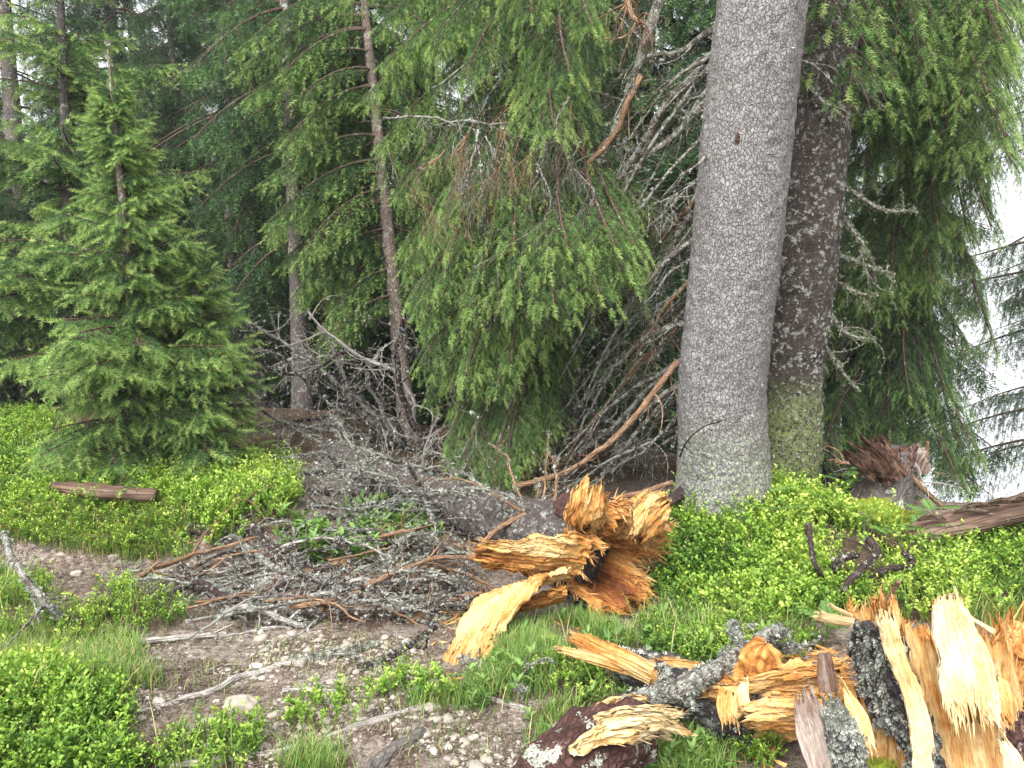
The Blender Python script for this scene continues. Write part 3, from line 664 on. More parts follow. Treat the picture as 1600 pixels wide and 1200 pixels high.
for (px, py, Y, z, dt) in [(1585, 90, 4.6, 3.9, .22), (1560, 170, 4.6, 3.6, .2), (1500, 150, 4.9, 3.5, .15), (1540, 260, 4.8, 3.3, .18), (1600, 250, 4.6, 3.5, .2), (1580, 40, 4.5, 4.1, .2), (1500, 270, 5.0, 3.2, .1),
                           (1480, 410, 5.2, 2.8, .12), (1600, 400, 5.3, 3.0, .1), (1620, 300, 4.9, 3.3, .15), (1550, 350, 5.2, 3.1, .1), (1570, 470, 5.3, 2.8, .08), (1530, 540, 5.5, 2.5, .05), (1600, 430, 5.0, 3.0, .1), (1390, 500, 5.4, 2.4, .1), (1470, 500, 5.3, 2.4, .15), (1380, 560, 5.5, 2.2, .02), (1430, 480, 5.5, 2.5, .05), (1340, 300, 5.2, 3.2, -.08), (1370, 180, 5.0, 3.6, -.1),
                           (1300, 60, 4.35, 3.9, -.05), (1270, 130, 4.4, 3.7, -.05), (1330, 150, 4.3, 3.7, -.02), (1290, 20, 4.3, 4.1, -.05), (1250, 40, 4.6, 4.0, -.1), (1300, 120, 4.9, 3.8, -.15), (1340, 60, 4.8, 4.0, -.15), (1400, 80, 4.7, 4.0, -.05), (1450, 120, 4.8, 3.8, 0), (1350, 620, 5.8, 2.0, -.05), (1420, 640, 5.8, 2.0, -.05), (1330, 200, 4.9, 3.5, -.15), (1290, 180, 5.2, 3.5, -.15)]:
    tip = at(px, py - 20, Y); o = axis_at([KB, KT], z); v = tip - o; hd = float(np.hypot(v[0], v[1])); b, sc = pick('hang', hd * 1.06, rngK)
    drop = b['O'][np.argmax(b['O'][:, 0])][2] * sc; lst.append((b, o, math.atan2(v[1], v[0]), math.atan2(v[2] - drop, hd) * .9, sc, dt))
bake_crown('crown', place_boughs(lst), 0, [MAT['needle'], MAT['twig']], rootK, rngK)
# --- thin open spruce at the right edge, down the slope, level sparse boughs against the mist
QB = onground([at(1690, 600, 9.0)[0], 9.0]); QT = np.array([QB[0] + .2, 9.0, 6.5]); rngQ = np.random.default_rng(99)
rootQ = empty('open_spruce', QB, 'sparse spruce down the slope at the right edge, level boughs against white mist', 'spruce tree')
trunk_mesh([QB, (QB + QT) / 2, QT], [.12, .1, .08], 20, MAT['bark_far'], rootQ, seed=43)
lst = []
for k in range(58):
    z = rngQ.uniform(-.2, 5.6); b, sc = pick('farhang', rngQ.uniform(1.0, 2.0), rngQ)
    lst.append((b, axis_at([QB, QT], z), rngQ.choice([rngQ.uniform(radians(150), radians(230)), rngQ.uniform(0, 6.28)]), rngQ.uniform(-.15, .15), sc, -.02))
for (px, py) in ((1450, 690), (1480, 745), (1500, 650), (1440, 740)):
    tip = at(px, py, 8.6); o = axis_at([QB, QT], tip[2] + .35); v = tip - o; hd = float(np.hypot(v[0], v[1])); b, sc = pick('farhang', hd, rngQ)
    lst.append((b, o, math.atan2(v[1], v[0]), .1, sc, 0))
bake_crown('crown', place_boughs(lst), 1, [MAT['needle_grey'], MAT['twig']], rootQ, rngQ)
# ------------------------------------------------------------------ dead wood: sticks, slabs, splinters
def stick(m, pts, r0, r1, seed, twigs=6, twiglen=.25, lich=60, ls=.008, K=7, sub=2, jit=.012, mat=0, tint=.4, down=0.0, lmat=1, n=None, fill=.0):
    rng = np.random.default_rng(seed + 1000); pts = np.asarray(pts, float)
    n = n or max(8, int(6 * len(pts)))
    P = catmull(pts, n); L = float(np.linalg.norm(np.diff(P, axis=0), axis=1).sum())
    P = P + np.stack([vnoise(P * 9 + 5.1 * k + seed, k) for k in range(3)], -1) * jit * min(1, L * 2) + np.stack([vnoise(P * 28 + 5.1 * k + seed, k) for k in range(3)], -1) * jit * .35
    R = r0 + (r1 - r0) * np.linspace(0, 1, n) ** .8; R = R * (1 + .12 * vnoise(P * 40 + seed, 3))
    V, f, fc, N = tube(P, R, K, .14, 60, seed, True); m.add(V, f, mat, tint, fc + seed % 7)
    LP, LN = [], []
    if lich:
        k = rng.integers(0, n * K, lich); LP.append(V[k] + rng.uniform(-1, 1, (lich, 3)) * .006); LN.append(N[k])
    T = norm(np.gradient(P, axis=0)); q = [(P, T, R, i) for i in rng.integers(1, n, twigs)]
    for gen in range(sub):
        nq = []
        for (PP, TT, RR, i) in q:
            l = twiglen * (.55 ** gen) * rng.uniform(.35, 1.2); d = norm(TT[i] * rng.uniform(.2, 1.0) + norm(rng.normal(size=3)) * .9 - np.array([0, 0, down]))
            k = 5 if l < .12 else 7; u = np.linspace(0, 1, k); side = norm(np.cross(d, rng.normal(size=3)))
            tp = PP[i] + d * (l * u)[:, None] + side * (l * .16 * np.sin(u * rng.uniform(1.5, 4.5)))[:, None] + np.array([0, 0, 1]) * (rng.uniform(-.25, .1) * l * u ** 2)[:, None]
            rr = np.maximum(min(RR[i] * .55, .0065) * (1 - .72 * u), .0008)
            v2, f2, c2, n2 = tube(tp, rr, 4 if gen else 5, 0, 1, 0, False); m.add(v2, f2, mat, tint, c2 + seed % 5)
            if lich:
                kk = rng.integers(0, len(v2), int(lich * .045 * (.4 ** gen))); LP.append(v2[kk]); LN.append(n2[kk])
            if gen + 1 < sub:
                t2 = norm(np.gradient(tp, axis=0))
                for _ in range(rng.integers(1, 4)): nq.append((tp, t2, rr, int(rng.integers(1, k))))
        q = nq
    if LP: lichen(m, np.concatenate(LP), np.concatenate(LN), ls, rng, lmat)
    return P
def stick_thing(name, label, cat, pts, r0, r1, seed, mat='stick', group=None, lmat='lichen', ends=None, **kw):
    m = M(); stick(m, pts, r0, r1, seed, **kw)
    return tag(m.obj(name, [MAT[mat], MAT[lmat]], None, np.asarray(pts[0])), label, cat, group)
def stick_part(name, parent, pts, r0, r1, seed, mat='stick', lmat='lichen', **kw):
    m = M(); stick(m, pts, r0, r1, seed, **kw); return m.obj(name, [MAT[mat], MAT[lmat]], parent)
def W(lst, dz=0.012):
    """polyline given as (pixel x, pixel y[, depth or, below 1, height above the ground])"""
    return [gnd(p[0], p[1], dz) if len(p) == 2 else WH(*p) if p[2] < 1 else at(p[0], p[1], p[2]) for p in lst]

def slab(m, path, side, w, th, seed, nu=90, nv=44, jag0=.0, jag1=.12, curl=0.0, tint=.3, groove=.006, mat=0, lump=.0, tvar=.18, rag=.14, fib=None):
    """a torn plank of wood: grooved along its grain, ragged at both ends, solid"""
    path = catmull(path, 40); L = float(np.linalg.norm(np.diff(path, axis=0), axis=1).sum()); s = np.linspace(0, 1, 40)
    v = np.linspace(-1, 1, nv); u = np.linspace(0, 1, nu)
    vv = np.stack([v * 6 + seed, 0 * v + seed * .7, 0 * v], -1); v3 = vv * np.array([3.1, 1, 1])
    j0 = jag0 * (vnoise(vv, 1) + .6 * vnoise(v3, 2)); j1 = jag1 * (vnoise(vv + 9, 1) + .7 * vnoise(v3 + 9, 2) + .5 * vnoise(v3 * 2.3, 4))
    U = (0 + j0)[None, :] + (1 + j1 - j0)[None, :] * u[:, None]
    def ev(U):
        C = np.stack([np.interp(np.clip(U, 0, 1), s, path[:, k]) for k in range(3)], -1)
        return C + (np.maximum(U - 1, 0)[..., None] * (path[-1] - path[-4]) / (s[-1] - s[-4])) + (np.minimum(U, 0)[..., None] * (path[3] - path[0]) / (s[3] - s[0]))
    C = ev(U); T = norm(ev(U + .02) - ev(U - .02)); S = norm(np.broadcast_to(np.asarray(side, float), C.shape) if np.ndim(side) == 1 else np.stack([np.interp(U, np.linspace(0, 1, len(side)), np.asarray(side)[:, k]) for k in range(3)], -1))
    S = norm(S - T * (S * T).sum(-1, keepdims=True)); N = np.cross(T, S)
    wd = np.interp(U, np.linspace(0, 1, len(w)), w) / 2
    eg = np.stack([U * L, np.sign(v)[None] * 3 + 0 * U, 0 * U + seed], -1); edge = 1 + rag * (vnoise(eg * np.array([9, 1, 1]), 6) + .5 * vnoise(eg * np.array([31, 1, 1]), 5))
    X = v[None, :] * wd * edge
    gp = np.stack([U * L, X, 0 * U + seed], -1)
    disp = groove * (fbm(gp * np.array([5, 95, 1]), 3, seed) + .6 * fbm(gp * np.array([14, 240, 1]), 2, seed + 4)) + lump * (fbm(gp * np.array([9, 14, 1]), 4, seed + 7) + .35 * fbm(gp * np.array([45, 70, 1]), 3, seed + 9)) + curl * v[None] ** 2 * wd
    tk = th / 2 * (1 - .75 * np.abs(v[None]) ** 3) * (1 - .6 * smooth(.8, 1.0, u)[:, None]) * (1 - .4 * smooth(.15, 0, u)[:, None] * (jag0 > 0))
    A = C + S * X[..., None] + N * (disp + tk)[..., None]; B = C + S * X[..., None] + N * (disp * .6 - tk)[..., None]
    V = np.concatenate([A.reshape(-1, 3), B.reshape(-1, 3)]); nA = nu * nv
    ti = tint + tvar * fbm(gp * np.array([6, 18, 1]), 3, seed + 2); ti = np.concatenate([ti.ravel(), ti.ravel() + .05])
    fc = np.concatenate([gp.reshape(-1, 3), gp.reshape(-1, 3) + [0, 0, th]])
    f = gridfaces(nu, nv, False); fs = [f, f[:, ::-1] + nA]
    i = np.arange(nu - 1); j = np.arange(nv - 1)
    def q(a, b): return np.stack([a, b, b + nA, a + nA], -1)
    fs += [q((i + 1) * nv, i * nv), q(i * nv + nv - 1, (i + 1) * nv + nv - 1), q(j, j + 1), q((nu - 1) * nv + j + 1, (nu - 1) * nv + j)]
    m.add(V, fs, mat, ti, fc)
    rng = np.random.default_rng(seed + 77); area = L * float(np.mean(w)); fib = int(np.clip(area * 13000, 40, 460)) if fib is None else fib      # loose fibres, most of them at the torn end
    k = np.where(rng.random(fib) < .55, rng.integers(int(nu * .78), nu, fib), rng.integers(0, nu, fib)) * nv + rng.integers(0, nv, fib); sgn = np.where(k // nv < nu * .12, -1.0, 1.0)[:, None]
    splinters(m, V[k], T.reshape(-1, 3)[k] * sgn + .10 * N.reshape(-1, 3)[k], rng.uniform(.008, .042, fib) * min(1, L / .2), rng.uniform(.0006, .0022, fib), rng, ti[k] - .03, mat, .14)
    return m
def splinters(m, O, D, L, w, rng, tint, mat=0, spread=.2):
    """many thin flat splinters that stand on torn wood"""
    n = len(O); D = norm(np.asarray(D) + rng.normal(0, spread, (n, 3))); a = norm(np.cross(D, rng.normal(size=(n, 3)))); b = np.cross(D, a)
    L = np.reshape(L, (-1, 1)); w = np.reshape(w, (-1, 1)); V = np.zeros((n, 9, 3)); bend = rng.normal(0, .10, (n, 1)) * L * b
    for k, (t, s_) in enumerate(((-.12, 1.0), (.55, .75), (1.0, .12))):
        c = O + D * L * t + bend * max(t, 0) ** 2
        V[:, k * 3] = c + a * w * s_; V[:, k * 3 + 1] = c - a * w * s_ * .6 + b * w * .4 * s_; V[:, k * 3 + 2] = c - b * w * .45 * s_
    q = []
    for k in range(2):
        for x in range(3): y = (x + 1) % 3; q.append([k * 3 + x, k * 3 + y, k * 3 + 3 + y, k * 3 + 3 + x])
    q = np.array(q); fc = np.zeros((n, 9, 3)); r = rng.uniform(0, 9, (n, 2)); fc[:, :, 0] = np.repeat([0, .5, 1], 3)[None] * L; fc[:, :, 1] = r[:, :1]; fc[:, :, 2] = r[:, 1:]
    m.add(V.reshape(-1, 3), (np.arange(n)[:, None, None] * 9 + q).reshape(-1, 4), mat, np.repeat(np.broadcast_to(tint, (n,)) + rng.normal(0, .08, n), 9), fc.reshape(-1, 3), smooth=False)
def chunk(m, C, ax, R, L, seed, tint, mat=0, n=48, k=40, rough=.3, grain=.012):
    """a crumbly block of torn wood, grain along ax"""
    ax = norm(np.asarray(ax, float)); e = norm(np.cross(ax, [.3, .2, 1.0])); g = np.cross(ax, e)
    th = np.arange(k) / k * 2 * pi; u = np.linspace(-1, 1, n); TH, U = np.meshgrid(th, u)
    prof = np.clip(1 - np.abs(U) ** 7, 0, 1) ** .5
    P = np.stack([U * L, np.cos(TH) * R[0], np.sin(TH) * R[1]], -1)
    q = prof * (1 + rough * fbm(P * (.22 / max(R)) * 10 + seed, 4, seed)); jag = L * .28 * vnoise(np.stack([np.cos(TH) * 3, np.sin(TH) * 3, np.sign(U) * 2 + seed], -1), 3) * np.abs(U) ** 2
    d = grain * fbm(P * np.array([6, 90, 90]), 3, seed + 3)
    V = np.asarray(C) + ax * (U * L + jag)[..., None] + e * (np.cos(TH) * (R[0] * q + d))[..., None] + g * (np.sin(TH) * (R[1] * q + d))[..., None]
    m.add(V.reshape(-1, 3), gridfaces(n, k), mat, (tint + .14 * fbm(P * 14 + seed, 3, seed)).ravel(), np.stack([U * L, np.cos(TH) * R[0], np.sin(TH) * R[1]], -1).reshape(-1, 3) + seed)

# ------------------------------------------------------------------ the thick grey trunk and the lichen covered one behind it
MB_ = gnd(1131, 792); MY = MB_[1]
main = empty('grey_spruce', MB_, 'thick smooth grey spruce trunk leaning slightly, standing in the blueberries', 'spruce tree')
mp = [MB_ - [0, 0, .12], at(1130, 700, MY), at(1128, 600, MY), at(1149, 400, MY), at(1168, 200, MY), at(1191, 0, MY), at(1216, -200, MY), at(1250, -480, MY)]
trunk_mesh(mp, [.232, .226, .222, .224, .222, .212, .205, .19], 240, MAT['bark_grey'], main, rough=.020, rs=26, seed=5, n=760, flare=.075, lich=120, lichsize=.010, tintfun=lambda V: 1 - smooth(.05, .75, V[:, 2] - MB_[2]))
for i, (pl, r0, r1, tw) in enumerate([
    ([(1118, 90, 4.5), (1040, 165, 4.6), (965, 285, 4.7), (925, 345, 4.8)], .030, .010, 8), ([(1108, 155, 4.45), (1060, 205, 4.5), (1000, 255, 4.6), (962, 330, 4.7), (930, 440, 4.8)], .024, .008, 8),
    ([(1085, 400, 4.35), (1050, 425, 4.3), (1010, 470, 4.3), (985, 500, 4.4)], .009, .004, 4), ([(1072, 505, 4.4), (1010, 530, 4.5), (950, 590, 4.7), (895, 700, 4.9)], .017, .006, 8),
    ([(1068, 560, 4.45), (1010, 610, 4.6), (960, 665, 4.7), (905, 705, 4.8)], .020, .009, 8), ([(1070, 590, 4.5), (1000, 670, 4.6), (960, 720, 4.7), (925, 765, 4.7)], .016, .006, 6),
    ([(1070, 640, 4.4), (1010, 700, 4.5), (955, 735, 4.6)], .012, .004, 6), ([(1112, 232, 4.12), (1085, 262, 4.0), (1060, 274, 3.9)], .009, .004, 3), ([(1095, 305, 4.2), (1060, 308, 4.15), (1045, 312, 4.1)], .006, .003, 3),
    ([(1125, 40, 4.5), (1060, 80, 4.7), (1010, 90, 4.8), (960, 130, 4.9)], .022, .008, 6), ([(1100, 300, 4.5), (1040, 400, 4.7), (985, 470, 4.8), (940, 560, 4.9)], .020, .007, 8),
    ([(1085, 450, 4.5), (1020, 520, 4.75), (960, 570, 4.9), (900, 640, 5.0)], .016, .006, 8), ([(1240, 95, 4.3), (1270, 100, 4.25), (1300, 130, 4.2)], .010, .004, 3), ([(1210, 402, 4.05), (1226, 405, 4.0)], .005, .003, 0)]):
    stick_part('dead_branch', main, W(pl), r0, r1, 300 + i, twigs=tw, twiglen=.22, lich=260 if r0 > .012 else 30, ls=.0075, K=9, down=.3, lmat='lichen_green' if i in (0, 1, 9, 10) else 'lichen')
for i, (px, py, r_) in enumerate(((1197, 68, .012), (1152, 216, .014), (1181, 350, .007))):      # branch scars
    q = at(px, py, MY - .215 + .12 * ((px - (1191 - 63 * py / 600)) / 66) ** 2); m = M(); chunk(m, q, [0, 0, 1], (r_ * .55, r_ * .7), r_ * (1.6 if i == 1 else .9), 330 + i, .85, rough=.5, n=20, k=20, grain=.004); m.obj('branch_scar', [MAT['wood_old']], main)
stick_part('dead_branch', main, [at(1062, 715, MY - .17), at(1075, 690, MY - .27), at(1100, 668, MY - .29), at(1133, 658, MY - .27)], .006, .003, 330, mat='stick_dark', twigs=5, twiglen=.14, lich=20)

JB = gnd(1232, 772); JB[1] += .35; JB[2] = gz(JB[0], JB[1]); JY = JB[1]
jt = empty('lichen_spruce', JB, 'dark reddish spruce trunk spotted with pale lichen, behind the thick grey trunk', 'spruce tree')
trunk_mesh([JB - [0, 0, .1], at(1222, 700, JY), at(1228, 600, JY), at(1246, 450, JY), at(1262, 300, JY), at(1280, 100, JY), at(1300, -150, JY)], [.235, .215, .205, .205, .20, .19, .17], 110, MAT['bark_red'], jt, rough=.05, rs=16, seed=6, n=300, flare=.05,
           lich=8000, lichsize=.007, tintfun=lambda V: 1 - smooth(.3, 1.0, V[:, 2] - JB[2]))
for i, pl in enumerate([[(1290, 70, 4.9), (1340, 130, 4.7), (1382, 168, 4.6)], [(1318, 292, 4.9), (1375, 325, 4.8), (1432, 332, 4.8)], [(1316, 340, 4.9), (1345, 375, 4.8), (1362, 412, 4.8)], [(1310, 400, 4.9), (1350, 415, 4.8), (1395, 430, 4.8)],
                        [(1300, 440, 4.9), (1330, 455, 4.8), (1370, 462, 4.8)], [(1290, 480, 4.9), (1320, 520, 4.8), (1365, 530, 4.8)], [(1285, 540, 4.9), (1310, 570, 4.8), (1340, 610, 4.8)], [(1245, 85, 4.8), (1275, 150, 4.5), (1330, 180, 4.4)]]):
    stick_part('dead_branch', jt, W(pl), .018, .006, 360 + i, twigs=7, twiglen=.16, lich=230, ls=.0075, K=8, lmat='lichen_green')
rngF = np.random.default_rng(57)
for k in range(24):                                                  # the fan of bare branches that sweeps down to the left
    y0 = rngF.uniform(40, 700); x0 = 1112 - .075 * y0 + rngF.uniform(0, 14); dx = rngF.uniform(80, 235); dy = dx * rngF.uniform(.75, 1.9); ye = rngF.uniform(4.5, 5.3); b_ = rngF.uniform(.1, .3)
    if y0 + dy > 790: dy = 790 - y0
    pts = [at(x0, y0, 4.45), at(x0 - dx * .5, y0 + dy * (.5 - b_ * .5), (4.45 + ye) / 2), at(x0 - dx, y0 + dy, ye)]
    for q in pts: q[2] = max(q[2], gz(q[0], q[1]) + .03)
    stick_part('dead_branch', main, pts, rngF.choice([.008, .012, .017]), .004, 900 + k, mat='stick_brown' if k % 6 == 0 else 'stick', twigs=6, twiglen=.26, lich=110, ls=.007, K=7, down=.45, lmat='lichen_green' if k % 3 == 0 else 'lichen')
# lower dead branches and hair-fine dry twigs of the near spruce
rngD = np.random.default_rng(51)
for k in range(26):
    z = rngD.uniform(.35, 3.4); a = rngD.uniform(radians(225), radians(345)); l = rngD.uniform(.6, 1.25); o = axis_at([HB, HT], HB[2] + z); d = np.array([cos(a), sin(a), 0])
    pts = [o, o + d * l * .5 - [0, 0, .10 * l], o + d * l - [0, 0, rngD.uniform(.25, .65) * l]]
    stick_part('dead_branch', rootH, pts, rngD.uniform(.007, .016), .003, 400 + k, mat='stick_brown' if k % 3 == 0 else 'stick', twigs=16, twiglen=.34, lich=50, sub=3, down=.5, K=6)
for k in range(16):                                                  # dry hanging sprays among its boughs
    p = at(rngD.uniform(690, 930), rngD.uniform(40, 470), rngD.uniform(4.25, 4.7)); l = rngD.uniform(.25, .55)
    stick_part('dry_spray', rootH, [p, p + [rngD.normal(0, .08), -.03, -l * .5], p + [rngD.normal(0, .15), -.02, -l]], .005, .0015, 460 + k, mat='stick_brown' if k % 2 else 'stick', twigs=14, twiglen=.22, lich=12, sub=3, down=.9, K=5)
for i, (pl, r0, r1) in enumerate([([(1040, -30, 4.6), (1010, 60, 4.6), (990, 130, 4.65), (955, 220, 4.7), (925, 270, 4.7)], .034, .02), ([(1000, 120, 4.6), (960, 210, 4.6), (915, 265, 4.6), (880, 325, 4.6), (800, 382, 4.5)], .020, .009), ([(975, -20, 4.6), (985, 20, 4.55), (1000, 35, 4.5)], .02, .01),
                                  ([(600, 182, 4.9), (690, 187, 4.7), (745, 190, 4.6), (800, 195, 4.8)], .006, .005), ([(748, 200, 4.5), (735, 260, 4.4), (720, 310, 4.4)], .006, .003), ([(742, 205, 4.5), (752, 270, 4.4), (760, 325, 4.4)], .005, .002), ([(930, 270, 4.7), (905, 400, 4.7), (900, 480, 4.8)], .02, .01), ([(960, 200, 4.7), (985, 330, 4.7), (960, 460, 4.8)], .016, .008)]):
    stick_part('dead_branch', rootH, W(pl), r0, r1, 440 + i, mat='stick' if i not in (1, 2) else 'stick_brown', twigs=12, twiglen=.22, sub=3, lich=300 if i in (0, 6, 7) else 25, ls=.0075, K=8, down=.6, lmat='lichen_green' if i in (0, 6, 7) else 'lichen')

# ------------------------------------------------------------------ the fallen spruce with its torn butt
BC = at(945, 872, 3.48); ax = norm(np.array([.50, -.86, .06])); fu = norm(np.cross([0, 0, 1.0], -ax)) * 1.0
fu = norm(np.cross(ax, [0, 0, 1.0])); fu = fu if fu[0] > 0 else -fu; fv = np.cross(fu, ax); fv = fv if fv[2] > 0 else -fv
fallen = empty('fallen_spruce', onground(BC), 'fallen spruce with lichen grey bark, dead branches and a torn orange end', 'fallen tree')
p1 = BC - ax * .10; q3 = WH(636, 760, .16); q2 = p1 + (q3 - p1) * .62 + np.array([0, 0, -.01]); q4 = q3 + (q3 - q2) * 1.6 + np.array([0, 0, .02])
fpath = [p1, BC - ax * .6 - [0, 0, .02], q2, q3, q4]; fpath[1] = p1 + (q2 - p1) * .35
trunk_mesh(fpath, [.215, .17, .135, .11, .09], 90, MAT['bark_fallen'], fallen, rough=.08, rs=22, seed=8, n=260, lich=900, lichsize=.012, tintfun=lambda V: 0 * V[:, 0])
m = M(); rngB = np.random.default_rng(61)
nt, nr = 420, 130; th = np.arange(nt) / nt * 2 * pi; r = np.linspace(1, 0, nr); TH, RR = np.meshgrid(th, r)
c_, s_ = np.cos(TH), np.sin(TH)
Rt = np.interp(np.degrees(TH), [0, 18, 40, 58, 68, 80, 97, 112, 128, 150, 180, 215, 250, 280, 310, 335, 360], [.235, .275, .285, .225, .19, .255, .285, .275, .20, .17, .165, .20, .225, .225, .225, .215, .235])
Rt = Rt * (1 + .05 * vnoise(np.stack([c_ * 5, s_ * 5, 0 * c_], -1), 2) + .05 * vnoise(np.stack([c_ * 14, s_ * 14, 0 * c_], -1), 3) + .035 * vnoise(np.stack([c_ * 40, s_ * 40, 0 * c_], -1), 4))
X, Y = c_ * Rt * RR, s_ * Rt * RR
cav = np.hypot((X + .035) / 1.1, Y + .03) / .115 * (1 + .25 * vnoise(np.stack([c_ * 3, s_ * 3, 0 * c_], -1), 12))
rim = .10 + .10 * vnoise(np.stack([c_ * 2.5 + 4, s_ * 2.5, 0 * c_], -1), 5) + .06 * vnoise(np.stack([c_ * 7, s_ * 7, 0 * c_], -1), 6)
PX = np.stack([X, Y, 0 * X], -1)
ridge = 1 - np.abs(fbm(PX * 11, 4, 7)) * 2
d = rim * smooth(.3, .85, RR) - .05 * smooth(.85, 1, RR) + .060 * ridge * smooth(.5, 1.4, cav) + .030 * fbm(PX * 38, 3, 8) + .012 * fbm(PX * 120, 2, 11) - .50 * smooth(1.15, .5, cav) + .035 * np.floor(3 * fbm(PX * 8, 2, 9)) / 2
fl = 1 + .04 * smooth(.8, 1, RR)
V = BC + fu * (X * fl)[..., None] + fv * (Y * fl)[..., None] + ax * d[..., None]
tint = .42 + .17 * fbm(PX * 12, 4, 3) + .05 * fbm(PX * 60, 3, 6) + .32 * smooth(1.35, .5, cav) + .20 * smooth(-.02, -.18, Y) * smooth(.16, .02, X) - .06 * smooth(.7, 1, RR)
m.add(V.reshape(-1, 3), gridfaces(nr, nt), 0, tint.ravel(), np.stack([d, X, Y], -1).reshape(-1, 3))
nb = 22; B = np.linspace(0, 1, nb)[:, None]                       # outside of the butt, back to the trunk
Vo = V[0][None] * (1 - B[..., None]) + (BC - ax * .22 + (fu * (X[0] * 1.02)[:, None] + fv * (Y[0] * 1.02)[:, None]))[None] * B[..., None]
go = np.stack([np.broadcast_to(-B * .3, (nb, nt)), np.broadcast_to(X[0], (nb, nt)), np.broadcast_to(Y[0], (nb, nt))], -1)
Vo = Vo + norm(Vo - (BC + ax * (((Vo - BC) @ ax)[..., None]))) * (.012 * fbm(go * 25, 3, 4))[..., None]
m.add(Vo.reshape(-1, 3), gridfaces(nb, nt)[:, ::-1], 1, .2, go.reshape(-1, 3))
k = rngB.integers(0, nt * 60, 900); Vf = V.reshape(-1, 3)
up_ = norm(ax + .0 * fu); sel = k[cav.ravel()[k] > .75]
splinters(m, Vf[sel], np.tile(ax, (len(sel), 1)), rngB.uniform(.015, .06, len(sel)), rngB.uniform(.0015, .006, len(sel)), rngB, tint.ravel()[sel] - .06, spread=.45)
rimk = rngB.integers(0, nt * 5, 500)
splinters(m, Vf[rimk], norm(ax * .8 + norm(Vf[rimk] - BC) * .5), rngB.uniform(.03, .09, 500), rngB.uniform(.002, .007, 500), rngB, .42, spread=.35)
m.obj('torn_end', [MAT['wood'], MAT['bark_butt']], fallen)
# upstanding flaps of torn wood round the rim
def flap(name, pl, side, w, th, seed, mat='wood', **kw):
    m = M(); slab(m, W(pl), side, w, th, seed, **kw); rng = np.random.default_rng(seed); V = m.V[0]; C = m.C[0]
    n = kw.get('spl', 0)
    return m.obj(name, [MAT[mat]], fallen)
X1 = np.array([1.0, .3, 0]); 
flap('wood_flap', [(912, 820, 3.36), (915, 800, 3.33), (920, 780, 3.33), (926, 762, 3.36)], X1, [.16, .18, .17, .11], .09, 11, jag1=.25, jag0=.25, groove=.010, lump=.035, tint=.34, curl=-.3, rag=.35)
flap('wood_flap', [(1000, 835, 3.34), (1012, 815, 3.33), (1025, 797, 3.34), (1036, 784, 3.37)], norm(np.array([.8, .4, -.5])), [.13, .18, .18, .12], .08, 12, jag1=.25, jag0=.25, groove=.010, lump=.03, tint=.32, curl=.25, rag=.35)
# the long tongue of wood that bends down to the ground, and the plate above it
flap('wood_flap', [(905, 880, 3.34), (860, 872, 3.26), (810, 868, 3.20), (762, 865, 3.17)], norm(np.array([.05, -.25, 1.0])), [.22, .20, .17, .14], .07, 18, jag1=.18, groove=.012, lump=.034, tint=.34, curl=.1, rag=.22, nu=110, nv=50)
tg = gnd(692, 1075)
flap('wood_tongue', [(872, 900, 3.28), (822, 915, 3.16), (776, 952, 3.03), (738, 1008, 2.89), (704, 1072, 2.74)], [[.70, -.3, .55], [.80, -.27, .45], [.92, -.2, .30], [1, -.1, .15], [1, -.1, .1]], [.17, .205, .215, .20, .15], .028, 19, nu=170, nv=60, jag1=.10, groove=.013, lump=.012, tint=.24, tvar=.22, rag=.2)
flap('wood_flap', [(880, 930, 3.24), (840, 938, 3.2), (800, 950, 3.16), (775, 955, 3.2)], norm(np.array([.1, -.6, .8])), [.12, .10, .07, .05], .04, 20, jag1=.2, groove=.01, lump=.02, tint=.62)
# dead branches of the fallen tree
def fpt(t): P = catmull(fpath, 100); return P[int(t * 99)]
fb = [([(640, 735), (560, 625), (470, 555), (385, 505)], .7, .016, 6.0, 5.6), ([(655, 745), (630, 600), (540, 540), (475, 490)], .66, .014, 5.9, 5.6), ([(640, 750), (560, 560), (470, 590), (380, 560)], .72, .013, 6.0, 5.3), ([(650, 770), (560, 730), (480, 765), (425, 768)], .5, .024, 5.4, 4.7),
      ([(690, 790), (600, 800), (520, 780), (440, 800)], .45, .016, 5.2, 4.5), ([(700, 800), (600, 780), (500, 800), (400, 810)], .42, .016, 5.0, 4.4), ([(620, 740), (500, 690), (430, 650), (370, 620)], .75, .014, 6.2, 5.4), ([(610, 720), (560, 640), (525, 560), (500, 520)], .8, .012, 6.4, 5.9),
      ([(690, 770), (640, 660), (615, 560), (622, 500)], .6, .022, 5.7, 5.4), ([(600, 700), (520, 640), (440, 560), (385, 545)], .85, .012, 6.6, 5.8), ([(590, 690), (540, 600), (480, 560), (440, 570)], .9, .01, 6.8, 6.2), ([(560, 690), (490, 690), (430, 700), (390, 720)], .95, .012, 6.8, 5.8),
      ([(700, 800), (640, 810), (560, 830), (490, 815)], .4, .018, 4.9, 4.3), ([(670, 760), (665, 730), (672, 700), (680, 690)], .55, .014, 5.3, 5.2), ([(680, 775), (650, 790), (600, 770), (560, 700)], .55, .014, 5.4, 5.0), ([(620, 725), (580, 680), (500, 660), (450, 690)], .8, .012, 6.3, 5.6),
      ([(640, 740), (600, 660), (570, 590), (600, 540)], .7, .012, 6.0, 5.8), ([(630, 740), (600, 690), (545, 640), (520, 600)], .75, .014, 6.1, 5.8), ([(655, 850), (600, 840), (540, 825), (495, 818)], .4, .016, 4.5, 4.2), ([(700, 780), (720, 740), (735, 720), (740, 700)], .45, .012, 5.0, 4.8)]
rf = np.random.default_rng(71)
